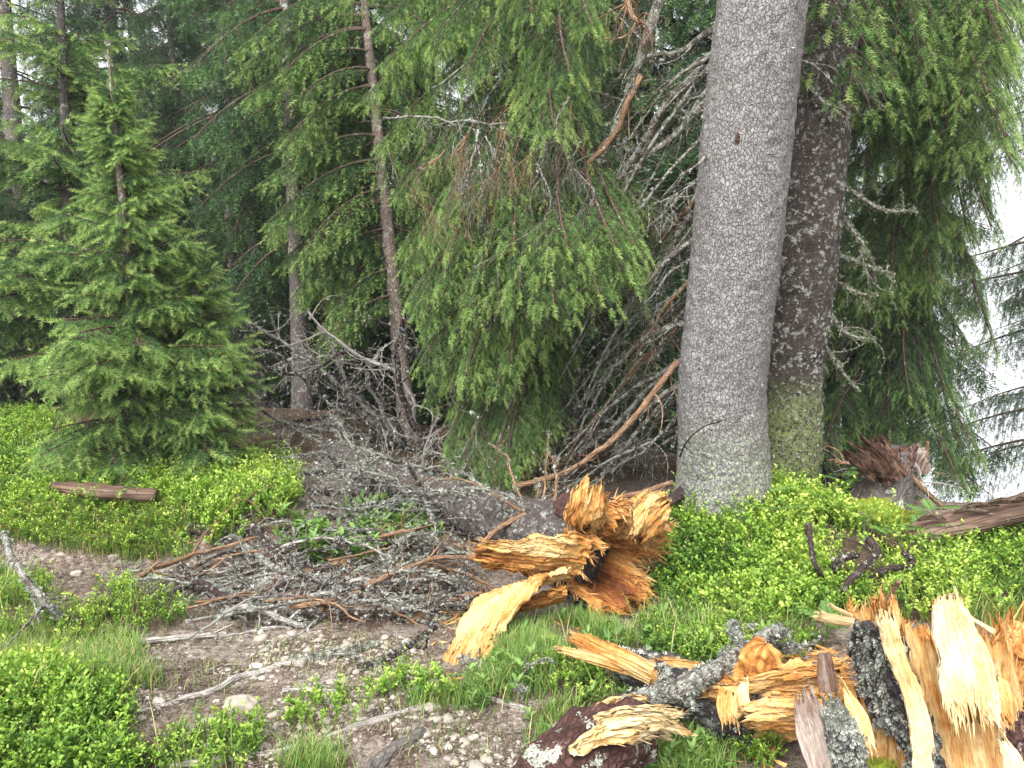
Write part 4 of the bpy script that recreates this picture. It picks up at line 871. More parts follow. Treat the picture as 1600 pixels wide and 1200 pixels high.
for i, (pl, t0, r0, ya, yb) in enumerate(fb):
    pts = [at(px + rf.uniform(-6, 6), py + rf.uniform(-6, 6), ya + (yb - ya) * k / 3) for k, (px, py) in enumerate(pl)]
    for q in pts: q[2] = max(q[2], gz(q[0], q[1]) + .02)
    stick_part('dead_branch', fallen, pts, r0 * 1.5, r0 * .6, 500 + i, mat=('stick', 'root', 'stick_dark')[i % 3], twigs=14, twiglen=.34, lich=230, ls=.008, sub=3, K=8, jit=.02, down=.15)
for i in range(9):                                                  # stubs and sprays on the near half of the trunk
    o = fpt(rf.uniform(.14, .5)); a = rf.uniform(radians(60), radians(260)); l = rf.uniform(.15, .55); up = rf.uniform(.1, 1.1); r_ = rf.uniform(.006, .014)
    o = o + np.array([cos(a) * .08, sin(a) * .08, .10]); pts = [o, o + [cos(a) * l * .5, sin(a) * l * .5, up * l * .5], o + [cos(a) * l, sin(a) * l, up * l * .6]]
    stick_part('dead_branch', fallen, pts, r_, .003, 560 + i, mat='stick' if i % 2 else 'stick_brown', twigs=4, twiglen=.18, lich=60, ls=.008, sub=2, K=6, jit=.02, down=.3)
for i in range(20):
    t0 = rf.uniform(.45, 1.0); o = fpt(t0); a = rf.uniform(radians(110), radians(290)); l = rf.uniform(.35, 1.0); up = rf.uniform(-.2, .9)
    pts = [o, o + [cos(a) * l * .5, sin(a) * l * .5, up * l * .4], o + [cos(a) * l, sin(a) * l, up * l * .55]]
    for q in pts: q[2] = max(q[2], gz(q[0], q[1]) + .02)
    stick_part('dead_branch', fallen, pts, rf.uniform(.008, .018), .004, 530 + i, twigs=10, twiglen=.28, lich=120, ls=.008, sub=2, K=6, jit=.02, down=.2)

# ------------------------------------------------------------------ the heap of dead branches beside it, and other loose sticks
rp = np.random.default_rng(81); k = 0
heap = [(300, 885), (380, 840), (520, 872), (640, 850), (745, 860), (745, 960), (640, 985), (520, 975), (420, 990), (330, 965), (270, 920)]
LABS = [('grey lichen covered dead branch in the heap left of the torn tongue of wood', 'lichen covered branches in the heap'), ('bare brown dead branch in the heap left of the torn tongue of wood', 'bare brown branches in the heap')]
while k < 96:
    px, py = rp.uniform(260, 760), rp.uniform(835, 1000)
    if not inpoly(px, py, heap): continue
    c = gnd(px, py); a = rp.choice([rp.normal(.1, .3), rp.normal(.55, .25), rp.normal(-.5, .3)]); l = rp.uniform(.25, .85); h = rp.uniform(.01, .15)
    dv = np.array([cos(a), sin(a), 0]) * l / 2; bend = np.array([-sin(a), cos(a), 0]) * rp.normal(0, .06)
    p0, p2 = onground(c - dv, h * rp.uniform(.1, 1)), onground(c + dv, h * rp.uniform(.1, 1)); pm = onground(c + bend, h)
    r0 = rp.choice([.006, .009, .014, .021], p=[.25, .35, .27, .13]); br = rp.random() < .2
    lab, grp = LABS[1 if br else 0]
    stick_thing('dead_branch', lab, 'branch', [p0, pm, p2], r0, r0 * .5, 600 + k, mat='stick_brown' if br else ('stick', 'root', 'stick', 'stick_dark', 'stick')[k % 5], group=grp, twigs=5, twiglen=.2, lich=0 if br else int(30 + r0 * 7000), ls=.008, sub=2, K=7, jit=.015)
    k += 1
loose = [
 ('pale bare branch arching from the torn end to the thick grey trunk', [(752, 852, 3.75), (800, 815, 3.75), (850, 800, 3.75), (905, 795, 3.75), (960, 780, 3.8), (1050, 755, 3.85)], .014, .013, 'stick_brown', 0, 1),
 ('long brown branch slanting down left from the thick grey trunk', [(1062, 562, 4.25), (1000, 640, 4.2), (940, 700, 4.2), (880, 738, 4.2), (806, 760, 4.25)], .017, .015, 'stick_brown', 60, 6),
 ('short branch with orange broken tip on the fallen trunk', [(775, 778, 4.1), (820, 783, 4.0), (870, 798, 3.95)], .015, .017, 'stick_brown', 10, 0),
 ('charred black branch between the torn end and the thick grey trunk', [(1030, 795, 3.9), (1050, 780, 4.0), (1075, 765, 4.1)], .028, .035, 'stick_dark', 0, 0),
 ('broken pole with orange end beside the small blueberry hummock', [(165, 1022), (230, 1008), (290, 1000), (340, 996)], .016, .012, 'root', 0, 1),
 ('thick lichen branch lying before the tongue of wood', [(720, 1035), (760, 1050), (800, 1078), (820, 1090)], .018, .012, 'stick', 260, 4),
 ('lichen branch with side twigs at the left edge', [(8, 835, .30), (22, 880, .22), (55, 925, .18), (80, 950, .14), (118, 968, .05)], .016, .010, 'stick', 350, 8),
 ('forked dry branch on the bank at the left edge', [(0, 735), (40, 722), (70, 716), (90, 706)], .012, .006, 'root', 0, 5),
 ('bleached curved driftwood at the end of the bank', [(262, 925), (285, 908), (300, 900), (328, 910), (345, 916)], .016, .008, 'root', 0, 2),
 ('dark bark stick rising from the blueberries right of the thick grey trunk', [(1262, 815, .36), (1265, 850, .27), (1275, 885, .18), (1285, 905, .10)], .014, .012, 'stick_dark', 0, 0),
 ('thickest of the dark curved branches in the blueberries', [(1358, 845, .20), (1368, 868, .18), (1345, 890, .17), (1322, 912, .15), (1318, 940, .06)], .020, .012, 'stick_dark', 60, 3),
 ('dark hooked branch left of the thickest dark curved branch', [(1338, 866, .16), (1310, 876, .16), (1302, 895, .08)], .017, .010, 'stick_dark', 60, 2),
 ('dark wet branch lying flat right of the dark curved branches', [(1330, 910, .05), (1380, 890, .10), (1425, 880, .14), (1410, 862, .18)], .018, .012, 'stick_dark', 30, 4),
 ('reddish stick sticking up behind the broken stump', [(1402, 908, .25), (1390, 930, .17), (1372, 950, .08)], .010, .012, 'stick_brown', 0, 0),
 ('pale forked branch below the brown log at the right edge', [(1495, 870), (1530, 852), (1570, 848), (1620, 855)], .013, .010, 'stick_brown', 0, 4),
 ('dark branch arching over the blueberry bank left of the heap', [(365, 745, 4.8), (375, 780, 4.6), (400, 800, 4.4), (440, 810, 4.2)], .012, .008, 'stick', 120, 3),
 ('orange ended stick crossing the blueberry bank', [(415, 812, 4.4), (445, 830, 4.2), (425, 845, 4.1), (400, 870, 4.0)], .009, .008, 'stick_brown', 20, 3),
 ('sawn looking lichen branch on the green herbs by the fallen trunk', [(490, 818, 4.15), (520, 832, 4.1), (560, 848, 4.05)], .018, .014, 'stick', 160, 2),
 ('thin dry twig lying below the torn end', [(995, 975), (1040, 966), (1075, 975), (1100, 985)], .005, .004, 'stick_brown', 0, 2),
 ('bleached stick on the gravel below the heap', [(395, 975), (450, 962), (520, 955), (600, 950)], .010, .006, 'root', 0, 2),
 ('thin bleached stick on the gravel in front of the bleached curved wood', [(290, 975), (340, 966), (380, 962)], .010, .006, 'root', 0, 0),
 ('small pale stick on the gravel above the flat stone', [(320, 1050), (350, 1042), (390, 1040)], .006, .004, 'root', 0, 0),
 ('pale stick lying above the little blueberry bush', [(440, 1082), (480, 1080), (525, 1084)], .010, .008, 'root', 30, 1),
 ('lichen clad branch at the end of the long pale root', [(455, 1040), (500, 1030), (545, 1022), (590, 1010)], .017, .012, 'stick', 420, 6),
 ('lichen clad dark branch between the long pale root and the tongue', [(560, 1050), (620, 1025), (655, 1000), (680, 985)], .016, .010, 'stick_dark', 300, 6),
]
for i, (lab, pl, r0, r1, mt, li, tw) in enumerate(loose):
    pts = W(pl, r0 * .8)
    for q in pts: q[2] = max(q[2], gz(q[0], q[1]) + r0 * .4)
    stick_thing('branch', lab, 'branch', pts, r0, r1, 800 + i, mat=mt, twigs=tw, twiglen=.2, lich=int(li * .8), ls=.0075, K=10, n=30, jit=.012)
roots = [('long pale root winding across the gravel', [(215, 1115), (260, 1100), (330, 1085), (380, 1060), (430, 1043), (475, 1040)], .007, .022), ('pale root running up the gravel from the lower edge', [(270, 1198), (380, 1185), (470, 1168), (530, 1142), (590, 1125), (650, 1108)], .014, .012),
         ('pale root that crosses below the tongue of wood', [(640, 1112), (690, 1098), (740, 1094), (790, 1100), (830, 1108)], .014, .008), ('thick scaly root at the lower edge of the gravel', [(570, 1215), (600, 1185), (630, 1163), (660, 1145)], .030, .020), ('thin buried root beside the broken pole', [(340, 996), (420, 985), (480, 978), (540, 965)], .010, .005)]
for i, (lab, pl, r0, r1) in enumerate(roots):
    m = M(); stick(m, W(pl, .0), r0, r1, 900 + i, twigs=0, lich=0, K=14, n=60, jit=.012)
    tag(m.obj('tree_root', [MAT['root'] if i != 3 else MAT['bark_far'], MAT['lichen']], None, W(pl)[0]), lab, 'root')

# ------------------------------------------------------------------ the broken stump at the lower right
SX, SY = at(1492, 1100, 2.28)[0], 2.28; SZ = float(gz(SX, SY)); S0 = np.array([SX, SY, SZ]); rs_ = np.random.default_rng(91)
stump = empty('broken_stump', S0, 'freshly broken tall stump of splintered orange and cream wood', 'tree stump')
nt, nz = 300, 110; th = np.arange(nt) / nt * 2 * pi; u = np.linspace(0, 1, nz); TH, U = np.meshgrid(th, u)
deg = np.degrees(th)
ztop = np.interp(deg, [0, 40, 90, 150, 190, 208, 225, 245, 262, 285, 305, 325, 345, 360], [.30, .26, .28, .34, .44, .51, .49, .435, .42, .43, .43, .40, .34, .30])
ztop = ztop + .03 * vnoise(np.stack([np.cos(th) * 7, np.sin(th) * 7, 0 * th], -1), 2) + .018 * vnoise(np.stack([np.cos(th) * 28, np.sin(th) * 28, 0 * th], -1), 3) + .010 * vnoise(np.stack([np.cos(th) * 70, np.sin(th) * 70, 0 * th], -1), 4)
z = -.12 + U * (ztop[None] + .12)
gp = np.stack([z, np.cos(TH) * .25, np.sin(TH) * .25], -1)
R = (.215 + .10 * np.exp(-(z + .1) / .16) + .02 * vnoise(np.stack([np.cos(TH) * 2, np.sin(TH) * 2, 0 * TH], -1), 7) - .03 * np.exp(-((np.degrees(TH) - 272) / 16) ** 2) * smooth(.0, .25, z)
     + .010 * fbm(gp * np.array([4, 60, 60]), 3, 5) + .013 * fbm(gp * 9, 3, 6)) * (1 - .12 * smooth(.35, .65, z))
lean = np.array([-.27, .05, 0])
V = S0 + np.stack([np.cos(TH) * R, np.sin(TH) * R, z], -1) + lean * z[..., None]
tint = .26 + .20 * fbm(gp * np.array([4, 20, 20]), 4, 8) + .16 * np.exp(-((np.degrees(TH) - 272) / 14) ** 2) + .14 * smooth(.9, 1, U)
m = M(); m.add(V.reshape(-1, 3), gridfaces(nz, nt), 0, tint.ravel(), gp.reshape(-1, 3))
nr = 40; rr = np.linspace(1, 0, nr)[:, None]; Vt = V[-1]; Ct = S0 + [0, 0, .30]
In = Vt[None] * rr[..., None] + (Ct + 0 * Vt)[None] * (1 - rr[..., None]); gi = np.stack([In[..., 2], In[..., 0], In[..., 1]], -1)
In[..., 2] += (-.10 * np.sin(rr * pi) * 1.0) + .05 * fbm(np.stack([In[..., 0], In[..., 1], 0 * In[..., 0]], -1) * 22, 4, 4) * smooth(1, .85, rr)
m.add(In.reshape(-1, 3), gridfaces(nr, nt), 0, (.50 + .1 * fbm(gi * 20, 3, 3)).ravel(), gi.reshape(-1, 3))
k = rs_.integers(0, nt * 8, 900); splinters(m, In.reshape(-1, 3)[k], np.tile([0, 0, 1.0], (900, 1)), .006 + rs_.gamma(1.2, .012, 900), rs_.uniform(.0015, .005, 900), rs_, .42, spread=.3)
k = rs_.integers(0, nt * nz, 2600); k = k[k // nt > 8]; Vs = V.reshape(-1, 3)[k]; dn = norm((Vs - S0) * np.array([1, 1, 0])); sg = np.where(rs_.random(len(k)) < .5, 1.0, -1.0)[:, None]
splinters(m, Vs, np.array([-.2, 0, 1.0]) * sg + dn * .10, rs_.uniform(.02, .09, len(k)), rs_.uniform(.0007, .0026, len(k)), rs_, tint.ravel()[k] - .04, spread=.06)
m.obj('torn_wood', [MAT['wood']], stump)
def cyl(thd, z, dr=0.0): a = radians(thd); r_ = (.215 + .10 * np.exp(-(z + .1) / .16)) * (1 - .12 * float(smooth(.35, .65, z))) + dr; return S0 + np.array([cos(a) * r_, sin(a) * r_, z]) + lean * z
def patch(name, outline, thick, seed, mats, lich=0, parent=stump, rough=.010, moss=False, tint=.2):
    """a plate of bark that still sits on the stump: outline as (angle, height)"""
    A = np.array(outline); n = 90; gt, gzv = np.meshgrid(np.linspace(A[:, 0].min(), A[:, 0].max(), n), np.linspace(A[:, 1].min(), A[:, 1].max(), n))
    wob = 3 * vnoise(np.stack([gt * .3, gzv * 30, 0 * gt], -1), seed)
    ins = inpoly(gt + wob, gzv + .02 * vnoise(np.stack([gt * .3, gzv * 40, 0 * gt + 4], -1), seed), outline)
    P = np.array([[cyl(a, z_) for a, z_ in zip(ra, rz_)] for ra, rz_ in zip(gt, gzv)])
    Nn = norm(np.stack([np.cos(np.radians(gt)), np.sin(np.radians(gt)), 0 * gt], -1))
    d = thick + rough * fbm(P * 30, 4, seed) + rough * .6 * fbm(P * 90, 2, seed + 2); P = P + Nn * d[..., None]
    cells = ins[:-1, :-1] & ins[1:, :-1] & ins[:-1, 1:] & ins[1:, 1:]; f = gridfaces(n, n, False)[cells.ravel()]
    m = M(); Vp = P.reshape(-1, 3); used = np.unique(f); remap = -np.ones(len(Vp), int); remap[used] = np.arange(len(used)); f = remap[f]; Vp = Vp[used]; Np = Nn.reshape(-1, 3)[used]; k = len(Vp)
    e = np.concatenate([f[:, [0, 1]], f[:, [1, 2]], f[:, [2, 3]], f[:, [3, 0]]]); key = {}
    for a, b in e: key[(a, b)] = 1
    be = np.array([(a, b) for a, b in e if (b, a) not in key])
    V2 = np.vstack([Vp, Vp - Np * (thick + .02)])
    m.add(V2, [f, np.stack([be[:, 1], be[:, 0], be[:, 0] + k, be[:, 1] + k], -1)], 0, tint, V2)
    rng = np.random.default_rng(seed)
    if lich:
        i = rng.integers(0, k, lich * 2); i = i[vnoise(Vp[i] * 22, 2) > -.15][:lich]; lichen(m, Vp[i], Np[i], .0085, rng)
    return m.obj(name, mats, parent)
patch('bark', [(176, .30), (184, .40), (194, .42), (210, .44), (224, .40), (234, .30), (240, .18), (245, -.10), (216, -.10), (216, .10), (204, .10), (186, .14), (176, .20)], .016, 3, [MAT['bark_black'], MAT['lichen']], 750)
patch('bark', [(210, .47), (222, .46), (232, .39), (233, .31), (225, .37)], .010, 5, [MAT['bark_butt'], MAT['lichen']], 20)
patch('bark', [(285, .16), (300, .20), (325, .24), (345, .16), (350, -.1), (275, -.1)], .02, 8, [MAT['bark_butt'], MAT['lichen']], 25, rough=.02)
def spart(name, pl, side, w, th, seed, mat='wood_pale', parent=stump, **kw):
    m = M(); slab(m, W(pl), side, w, th, seed, **kw); return m.obj(name, [MAT[mat]], parent)
XR = np.array([1.0, .05, 0])
spart('cream_slab', [(1478, 936, 2.10), (1492, 990, 2.06), (1508, 1050, 2.02), (1520, 1118, 1.98)], XR, [.085, .125, .165, .17], .035, 31, jag0=.05, jag1=.18, groove=.010, lump=.010, tint=.24, tvar=.22, nv=80, nu=140)
spart('cream_strip', [(1386, 966, 2.075), (1406, 1030, 2.045), (1430, 1110, 2.00), (1446, 1230, 1.93)], XR, [.05, .055, .055, .06], .03, 32, jag0=.1, jag1=.05, groove=.007, lump=.008, tint=.30, tvar=.22, rag=.3)
spart('wood_strip', [(1466, 960, 2.12), (1474, 1020, 2.08), (1482, 1080, 2.04)], XR, [.03, .04, .03], .03, 33, jag0=.15, jag1=.1, groove=.006, tint=.45, mat='wood')
spart('wood_shard', [(1556, 1060, 2.06), (1563, 1090, 2.03), (1568, 1122, 2.0)], XR, [.05, .055, .05], .02, 34, jag0=.1, jag1=.12, groove=.004, tint=.35, mat='wood')
spart('splinter', [(1330, 972, 2.2), (1305, 968, 2.16), (1280, 962, 2.12)], np.array([.1, -.3, 1.0]), [.035, .035, .03], .014, 35, jag1=.06, groove=.003, tint=.15, nu=30)
spart('splinter', [(1330, 962, 2.22), (1315, 955, 2.2), (1298, 946, 2.18)], np.array([.1, -.3, 1.0]), [.014, .014, .008], .008, 36, jag1=.06, groove=.002, tint=.15, nu=24)
spart('splinter', [(1572, 998, 2.2), (1540, 980, 2.24), (1507, 960, 2.28)], np.array([.3, -.2, 1.0]), [.022, .018, .010], .008, 37, jag1=.06, groove=.002, tint=.1, nu=30)
spart('wood_shard', [(1570, 1160, 1.98), (1585, 1190, 1.95), (1590, 1230, 1.92)], XR, [.03, .06, .07], .02, 38, jag0=.3, jag1=.02, groove=.005, tint=.2)
spart('wood_shard', [(1322, 1080, 2.10), (1340, 1120, 2.05), (1356, 1170, 2.0)], XR, [.02, .06, .04], .012, 39, jag0=.2, jag1=.1, groove=.003, tint=.38)
m = M(); chunk(m, at(1590, 1035, 2.24), [.2, -.2, 1], (.085, .085), .10, 41, .46, rough=.45); chunkV = m.V[0]
k = rs_.integers(0, len(chunkV), 200); splinters(m, chunkV[k], np.tile([.1, 0, 1.0], (200, 1)), rs_.uniform(.03, .09, 200), rs_.uniform(.002, .006, 200), rs_, .42, spread=.25); m.obj('torn_block', [MAT['wood']], stump)
for i, (a, z0_) in enumerate(((200, .46), (206, .49), (212, .49), (219, .48), (227, .45))):      # the upright orange splinters of its left rim
    m = M(); p = cyl(a, z0_ - .10, -.02); slab(m, [p, p + [-.008, 0, .045], p + [-.016, .0, .085]], norm(np.array([-sin(radians(a)), cos(radians(a)), 0])), [.03, .025, .014], .016, 50 + i, jag1=.45, groove=.004, tint=.44, nu=36); m.obj('upright_splinter', [MAT['wood']], stump)
# rotten bark crumbs round its foot
def shard(name, label, pl, side, w, th, seed, mat, lich=0, cat='wood shard', **kw):
    m = M(); P = W(pl); slab(m, P, side, w, th, seed, **kw)
    if lich: rng = np.random.default_rng(seed); V = m.V[0]; i = rng.integers(0, len(V) // 2, lich); lichen(m, V[i], np.tile([-.1, -1, .4], (lich, 1)), .008, rng)
    return tag(m.obj(name, [MAT[mat], MAT['lichen']], None, P[-1]), label, cat)
shard('wood_shard', 'weathered grey and rust brown shard leaning on the broken stump', [(1258, 1088, 2.12), (1272, 1140, 2.06), (1300, 1235, 1.96)], norm(np.array([1, -.3, 0])), [.06, .105, .10], .035, 61, 'wood_grey', jag0=.16, jag1=.05, groove=.008, tint=.30, tvar=.25)
shard('wood_shard', 'dark brown upright shard between the split log and the broken stump', [(1288, 1022, 2.28), (1292, 1060, 2.24), (1300, 1110, 2.18)], norm(np.array([1, -.2, 0])), [.045, .06, .05], .03, 62, 'wood_grey', jag0=.06, jag1=.05, groove=.006, tint=.58)
shard('bark_shard', 'pale lichen crusted bark shard leaning in front of the stump', [(1302, 1100, 2.06), (1316, 1150, 2.0), (1338, 1240, 1.92)], norm(np.array([1, -.2, 0])), [.05, .085, .09], .025, 63, 'bark_black', 420, jag0=.2, jag1=.05, groove=.006, tint=.2, cat='bark shard')

# ------------------------------------------------------------------ the split log in front, the branch across it, the small pieces
LB = gnd(1180, 1150); log = empty('split_log', LB, 'split log with black lichen bark and orange wood, lying left of the stump', 'log')
m = M(); P = np.array(W([(970, 1035, .09), (1040, 1062, .09), (1110, 1092, .10), (1185, 1118, .10)])); V, f, fc, N = tube(catmull(P, 60), np.interp(np.linspace(0, 1, 60), [0, .3, 1], [.05, .085, .105]), 60, .14, 16, 3, True)
m.add(V, f, 0, .2, fc); rng = np.random.default_rng(5); i = rng.integers(0, 3600, 330); lichen(m, V[i], N[i], .007, rng); m.obj('bark', [MAT['bark_black'], MAT['lichen']], log)
m = M(); chunk(m, WH(1225, 1095, .12), [1.0, -.12, .02], (.105, .115), .22, 43, .36, rough=.25, n=90, k=90); V = m.V[0]; i = rng.integers(0, len(V), 160)
splinters(m, V[i], np.tile([1.0, -.2, .1], (160, 1)), rng.uniform(.03, .09, 160), rng.uniform(.002, .005, 160), rng, .34, spread=.15); m.obj('torn_wood', [MAT['wood']], log)
def lpart(name, pl, side, w, th, seed, mat='wood', **kw): return spart(name, pl, side, w, th, seed, mat, log, **kw)
lpart('splinter', [(1030, 1060, .17), (980, 1045, .16), (930, 1030, .14), (874, 1016, .11)], np.array([.2, -.4, .9]), [.07, .05, .04, .025], .02, 71, jag1=.05, groove=.004, tint=.24)
lpart('splinter', [(1020, 1053, .18), (980, 1033, .19), (940, 1016, .17), (897, 998, .13)], np.array([.3, -.3, .9]), [.09, .08, .07, .04], .03, 72, jag1=.1, groove=.005, tint=.28)
lpart('splinter', [(1160, 1085, .20), (1120, 1064, .19), (1080, 1047, .18), (1035, 1036, .16)], np.array([.1, -.5, .9]), [.08, .08, .07, .03], .03, 73, jag1=.12, groove=.007, tint=.32)
lpart('wood_slab', [(1100, 1078, .21), (1160, 1073, .22), (1230, 1062, .23), (1295, 1050, .24)], np.array([.0, -.6, .8]), [.06, .10, .12, .12], .04, 74, jag0=.1, jag1=.08, groove=.010, lump=.012, tint=.30)
lpart('wood_slab', [(1165, 1118, .20), (1210, 1112, .20), (1260, 1110, .20), (1300, 1105, .20)], np.array([.0, -.25, 1.0]), [.07, .13, .13, .11], .04, 75, jag0=.2, jag1=.08, groove=.012, lump=.012, tint=.38)
lpart('wood_shard', [(1165, 1068, .27), (1160, 1085, .25), (1166, 1108, .22)], norm(np.array([1, -.2, 0])), [.025, .035, .03], .016, 76, mat='wood_pale', jag0=.2, jag1=.1, groove=.003, tint=.15, nu=30)
lpart('wood_shard', [(1140, 1086, .24), (1138, 1103, .22), (1142, 1128, .19)], norm(np.array([1, -.2, 0])), [.06, .07, .05], .03, 77, jag0=.2, jag1=.2, groove=.006, lump=.012, tint=.32, nu=30)
stick_thing('lichen_branch', 'thick lichen covered branch lying across the split log', 'branch', W([(978, 1106, .10), (1030, 1090, .19), (1085, 1068, .26), (1130, 1035, .24), (1175, 1010, .20), (1215, 985, .20)]), .038, .022, 1001, twigs=5, twiglen=.12, lich=520, ls=.0085, K=20, n=60, jit=.012)
for i, pl in enumerate(([(1160, 1010, .2), (1150, 985, .22), (1145, 975, .24)], [(1200, 1005, .16), (1225, 1012, .12), (1250, 1012, .1)])):
    stick_thing('lichen_twig', ['stubby lichen twig standing behind the lichen covered branch', 'stubby lichen twig right of the bright orange chunk'][i], 'twig', W(pl), .012, .008, 1010 + i, twigs=4, twiglen=.1, lich=160, ls=.010)
m = M(); c = WH(1187, 1034, .27); chunk(m, c, [.2, -.1, 1], (.055, .045), .062, 44, .56, rough=.22, n=60, k=60, grain=.008); tag(m.obj('wood_chunk', [MAT['wood']], None, c), 'bright orange crumbly chunk resting on the split log', 'wood chunk')
FB = gnd(940, 1190); frag = empty('bark_log_piece', FB, 'short log piece with dark red bark and cream splintered end at the lower edge', 'log')
m = M(); P = np.array(W([(850, 1245, .11), (895, 1200, .11), (945, 1160, .12), (990, 1138, .12)])); V, f, fc, N = tube(catmull(P, 60), np.interp(np.linspace(0, 1, 60), [0, .5, 1], [.12, .125, .10]), 70, .12, 18, 9, True); m.add(V, f, 0, .2, fc); m.obj('bark', [MAT['bark_butt']], frag)
for i, (pl, w, mt, ti) in enumerate([([(935, 1140, .25), (970, 1135, .26), (1005, 1136, .24), (1036, 1140, .20)], [.10, .14, .13, .09], 'wood_pale', .22), ([(925, 1128, .22), (970, 1118, .24), (1005, 1112, .23), (1032, 1110, .21)], [.06, .08, .06, .04], 'wood_pale', .25), ([(915, 1125, .18), (945, 1108, .20), (985, 1100, .20)], [.06, .08, .05], 'wood', .25),
                                     ([(900, 1165, .245), (935, 1148, .25), (970, 1145, .25)], [.03, .06, .05], 'wood_pale', .45)]):
    spart('splintered_wood', pl, np.array([.3, -.4, .85]), w, .03, 81 + i, mt, frag, jag1=.4, jag0=.15, groove=.008, lump=.012, tint=ti, nu=70, nv=46, rag=.3)

# ------------------------------------------------------------------ old stump, brown log, bank log
OB = gnd(1386, 792); OB[1] += .1; old = empty('old_stump', OB, 'old grey barked stump with dark torn red top beside the brown log', 'tree stump')
oY = OB[1]
trunk_mesh([OB - [0, 0, .1], at(1384, 755, oY), at(1392, 700, oY)], [.15, .125, .12], 60, MAT['bark_far'], old, name='bark', seed=12, n=60, flare=.05, lich=200, rough=.08, tintfun=lambda V: 0 * V[:, 0])
ro = np.random.default_rng(14)
for i, (pl, w, ti) in enumerate([([(1392, 750, oY - .16), (1380, 725, oY - .18), (1355, 700, oY - .16)], [.12, .13, .09], .55), ([(1395, 745, oY - .12), (1385, 715, oY - .14), (1372, 697, oY - .1)], [.14, .14, .1], .45), ([(1405, 745, oY - .1), (1412, 715, oY - .1), (1420, 702, oY - .05)], [.10, .12, .08], .6), ([(1370, 740, oY - .14), (1352, 725, oY - .16), (1338, 712, oY - .14)], [.09, .10, .08], .5)]):
    m = M(); slab(m, W(pl), norm(np.array([1, .1, .3])), w, .07, 90 + i, jag1=.35, groove=.014, lump=.04, tint=ti, nu=50, rag=.35); m.obj('torn_top', [MAT['wood_old']], old)
for i, pl in enumerate([[(1410, 730), (1440, 760), (1480, 800)], [(1415, 745), (1450, 785), (1470, 805)], [(1405, 760), (1430, 790), (1445, 808)], [(1420, 720), (1435, 740), (1425, 790)], [(1360, 730), (1330, 726), (1305, 722)], [(1365, 770), (1345, 752), (1330, 740)], [(1425, 745), (1445, 725), (1450, 690)]]):
    stick_part('root', old, [at(px, py, oY - .05 + .04 * i) for px, py in pl], .02, .010, 1100 + i, mat='root' if i % 2 else 'stick_brown', twigs=2, lich=0, K=8)
m = M(); slab(m, W([(1425, 735, oY + .15), (1432, 715, oY + .15), (1442, 705, oY + .15)]), norm(np.array([1, 0, .4])), [.2, .2, .1], .04, 97, jag1=.2, tint=.25, groove=.01, nu=40); m.obj('grey_slab', [MAT['wood_grey']], old)
bl = empty('brown_log', gnd(1440, 838), 'bare brown log slanting up to the right edge', 'log')
by = gnd(1440, 838)[1]; m = M(); P = np.array([WH(1385, 850, .06), WH(1460, 828, .13), WH(1540, 808, .20), WH(1540, 808, .20) * 2 - WH(1420, 840, .10)]); V, f, fc, N = tube(catmull(P, 80), np.interp(np.linspace(0, 1, 80), [0, .3, 1], [.042, .060, .072]), 48, .10, 14, 4, True); m.add(V, f, 0, .2, fc); m.obj('trunk', [MAT['bark_log']], bl)
for i, (px, py) in enumerate(((1508, 800), (1525, 792), (1560, 786), (1590, 784), (1450, 812))):
    m = M(); p = at(px, py, WH(1500, 818, .17)[1] - .06); slab(m, [p - [.05, 0, .0], p + [0, 0, .012], p + [.07, 0, .006]], np.array([.0, -.7, .7]), [.03, .06, .02], .012, 105 + i, jag1=.3, jag0=.2, tint=.5, groove=.004, nu=24, nv=12); m.obj('bark_flake', [MAT['wood_grey']], bl)
bk = W([(85, 760, .12), (160, 768, .12), (245, 774, .12)]); m = M(); V, f, fc, N = tube(catmull(bk, 40), np.interp(np.linspace(0, 1, 40), [0, .5, 1], [.03, .042, .035]), 24, .2, 20, 4, True); m.add(V, f, 0, .2, fc); tag(m.obj('bank_log', [MAT['bark_log']], None, bk[0]), 'rotting brown log lying on the bank below the young spruce', 'log')
p = gnd(146, 792); stick_thing('bank_stake', 'short upright grey stick before the rotting log on the bank', 'stick', [p, p + [0, 0, .08], p + [.002, 0, .13]], .009, .008, 1201, mat='stick', twigs=0, lich=20)
for i, (pl, r0) in enumerate((([(1560, 880), (1590, 868), (1640, 862)], .012), ([(1330, 762), (1300, 766), (1275, 768)], .014), ([(1480, 850), (1520, 846), (1560, 850)], .010), ([(1340, 795), (1300, 800), (1270, 792)], .012))):
    stick_thing('branch', ['stick at the right edge beyond the pale forked branch', 'dry stick between the lichen trunk and the old stump', 'stick in the shade under the brown log', 'grey stick in front of the old stump'][i], 'branch', W(pl), r0, r0 * .6, 1210 + i, mat='stick_brown', twigs=3, lich=10)
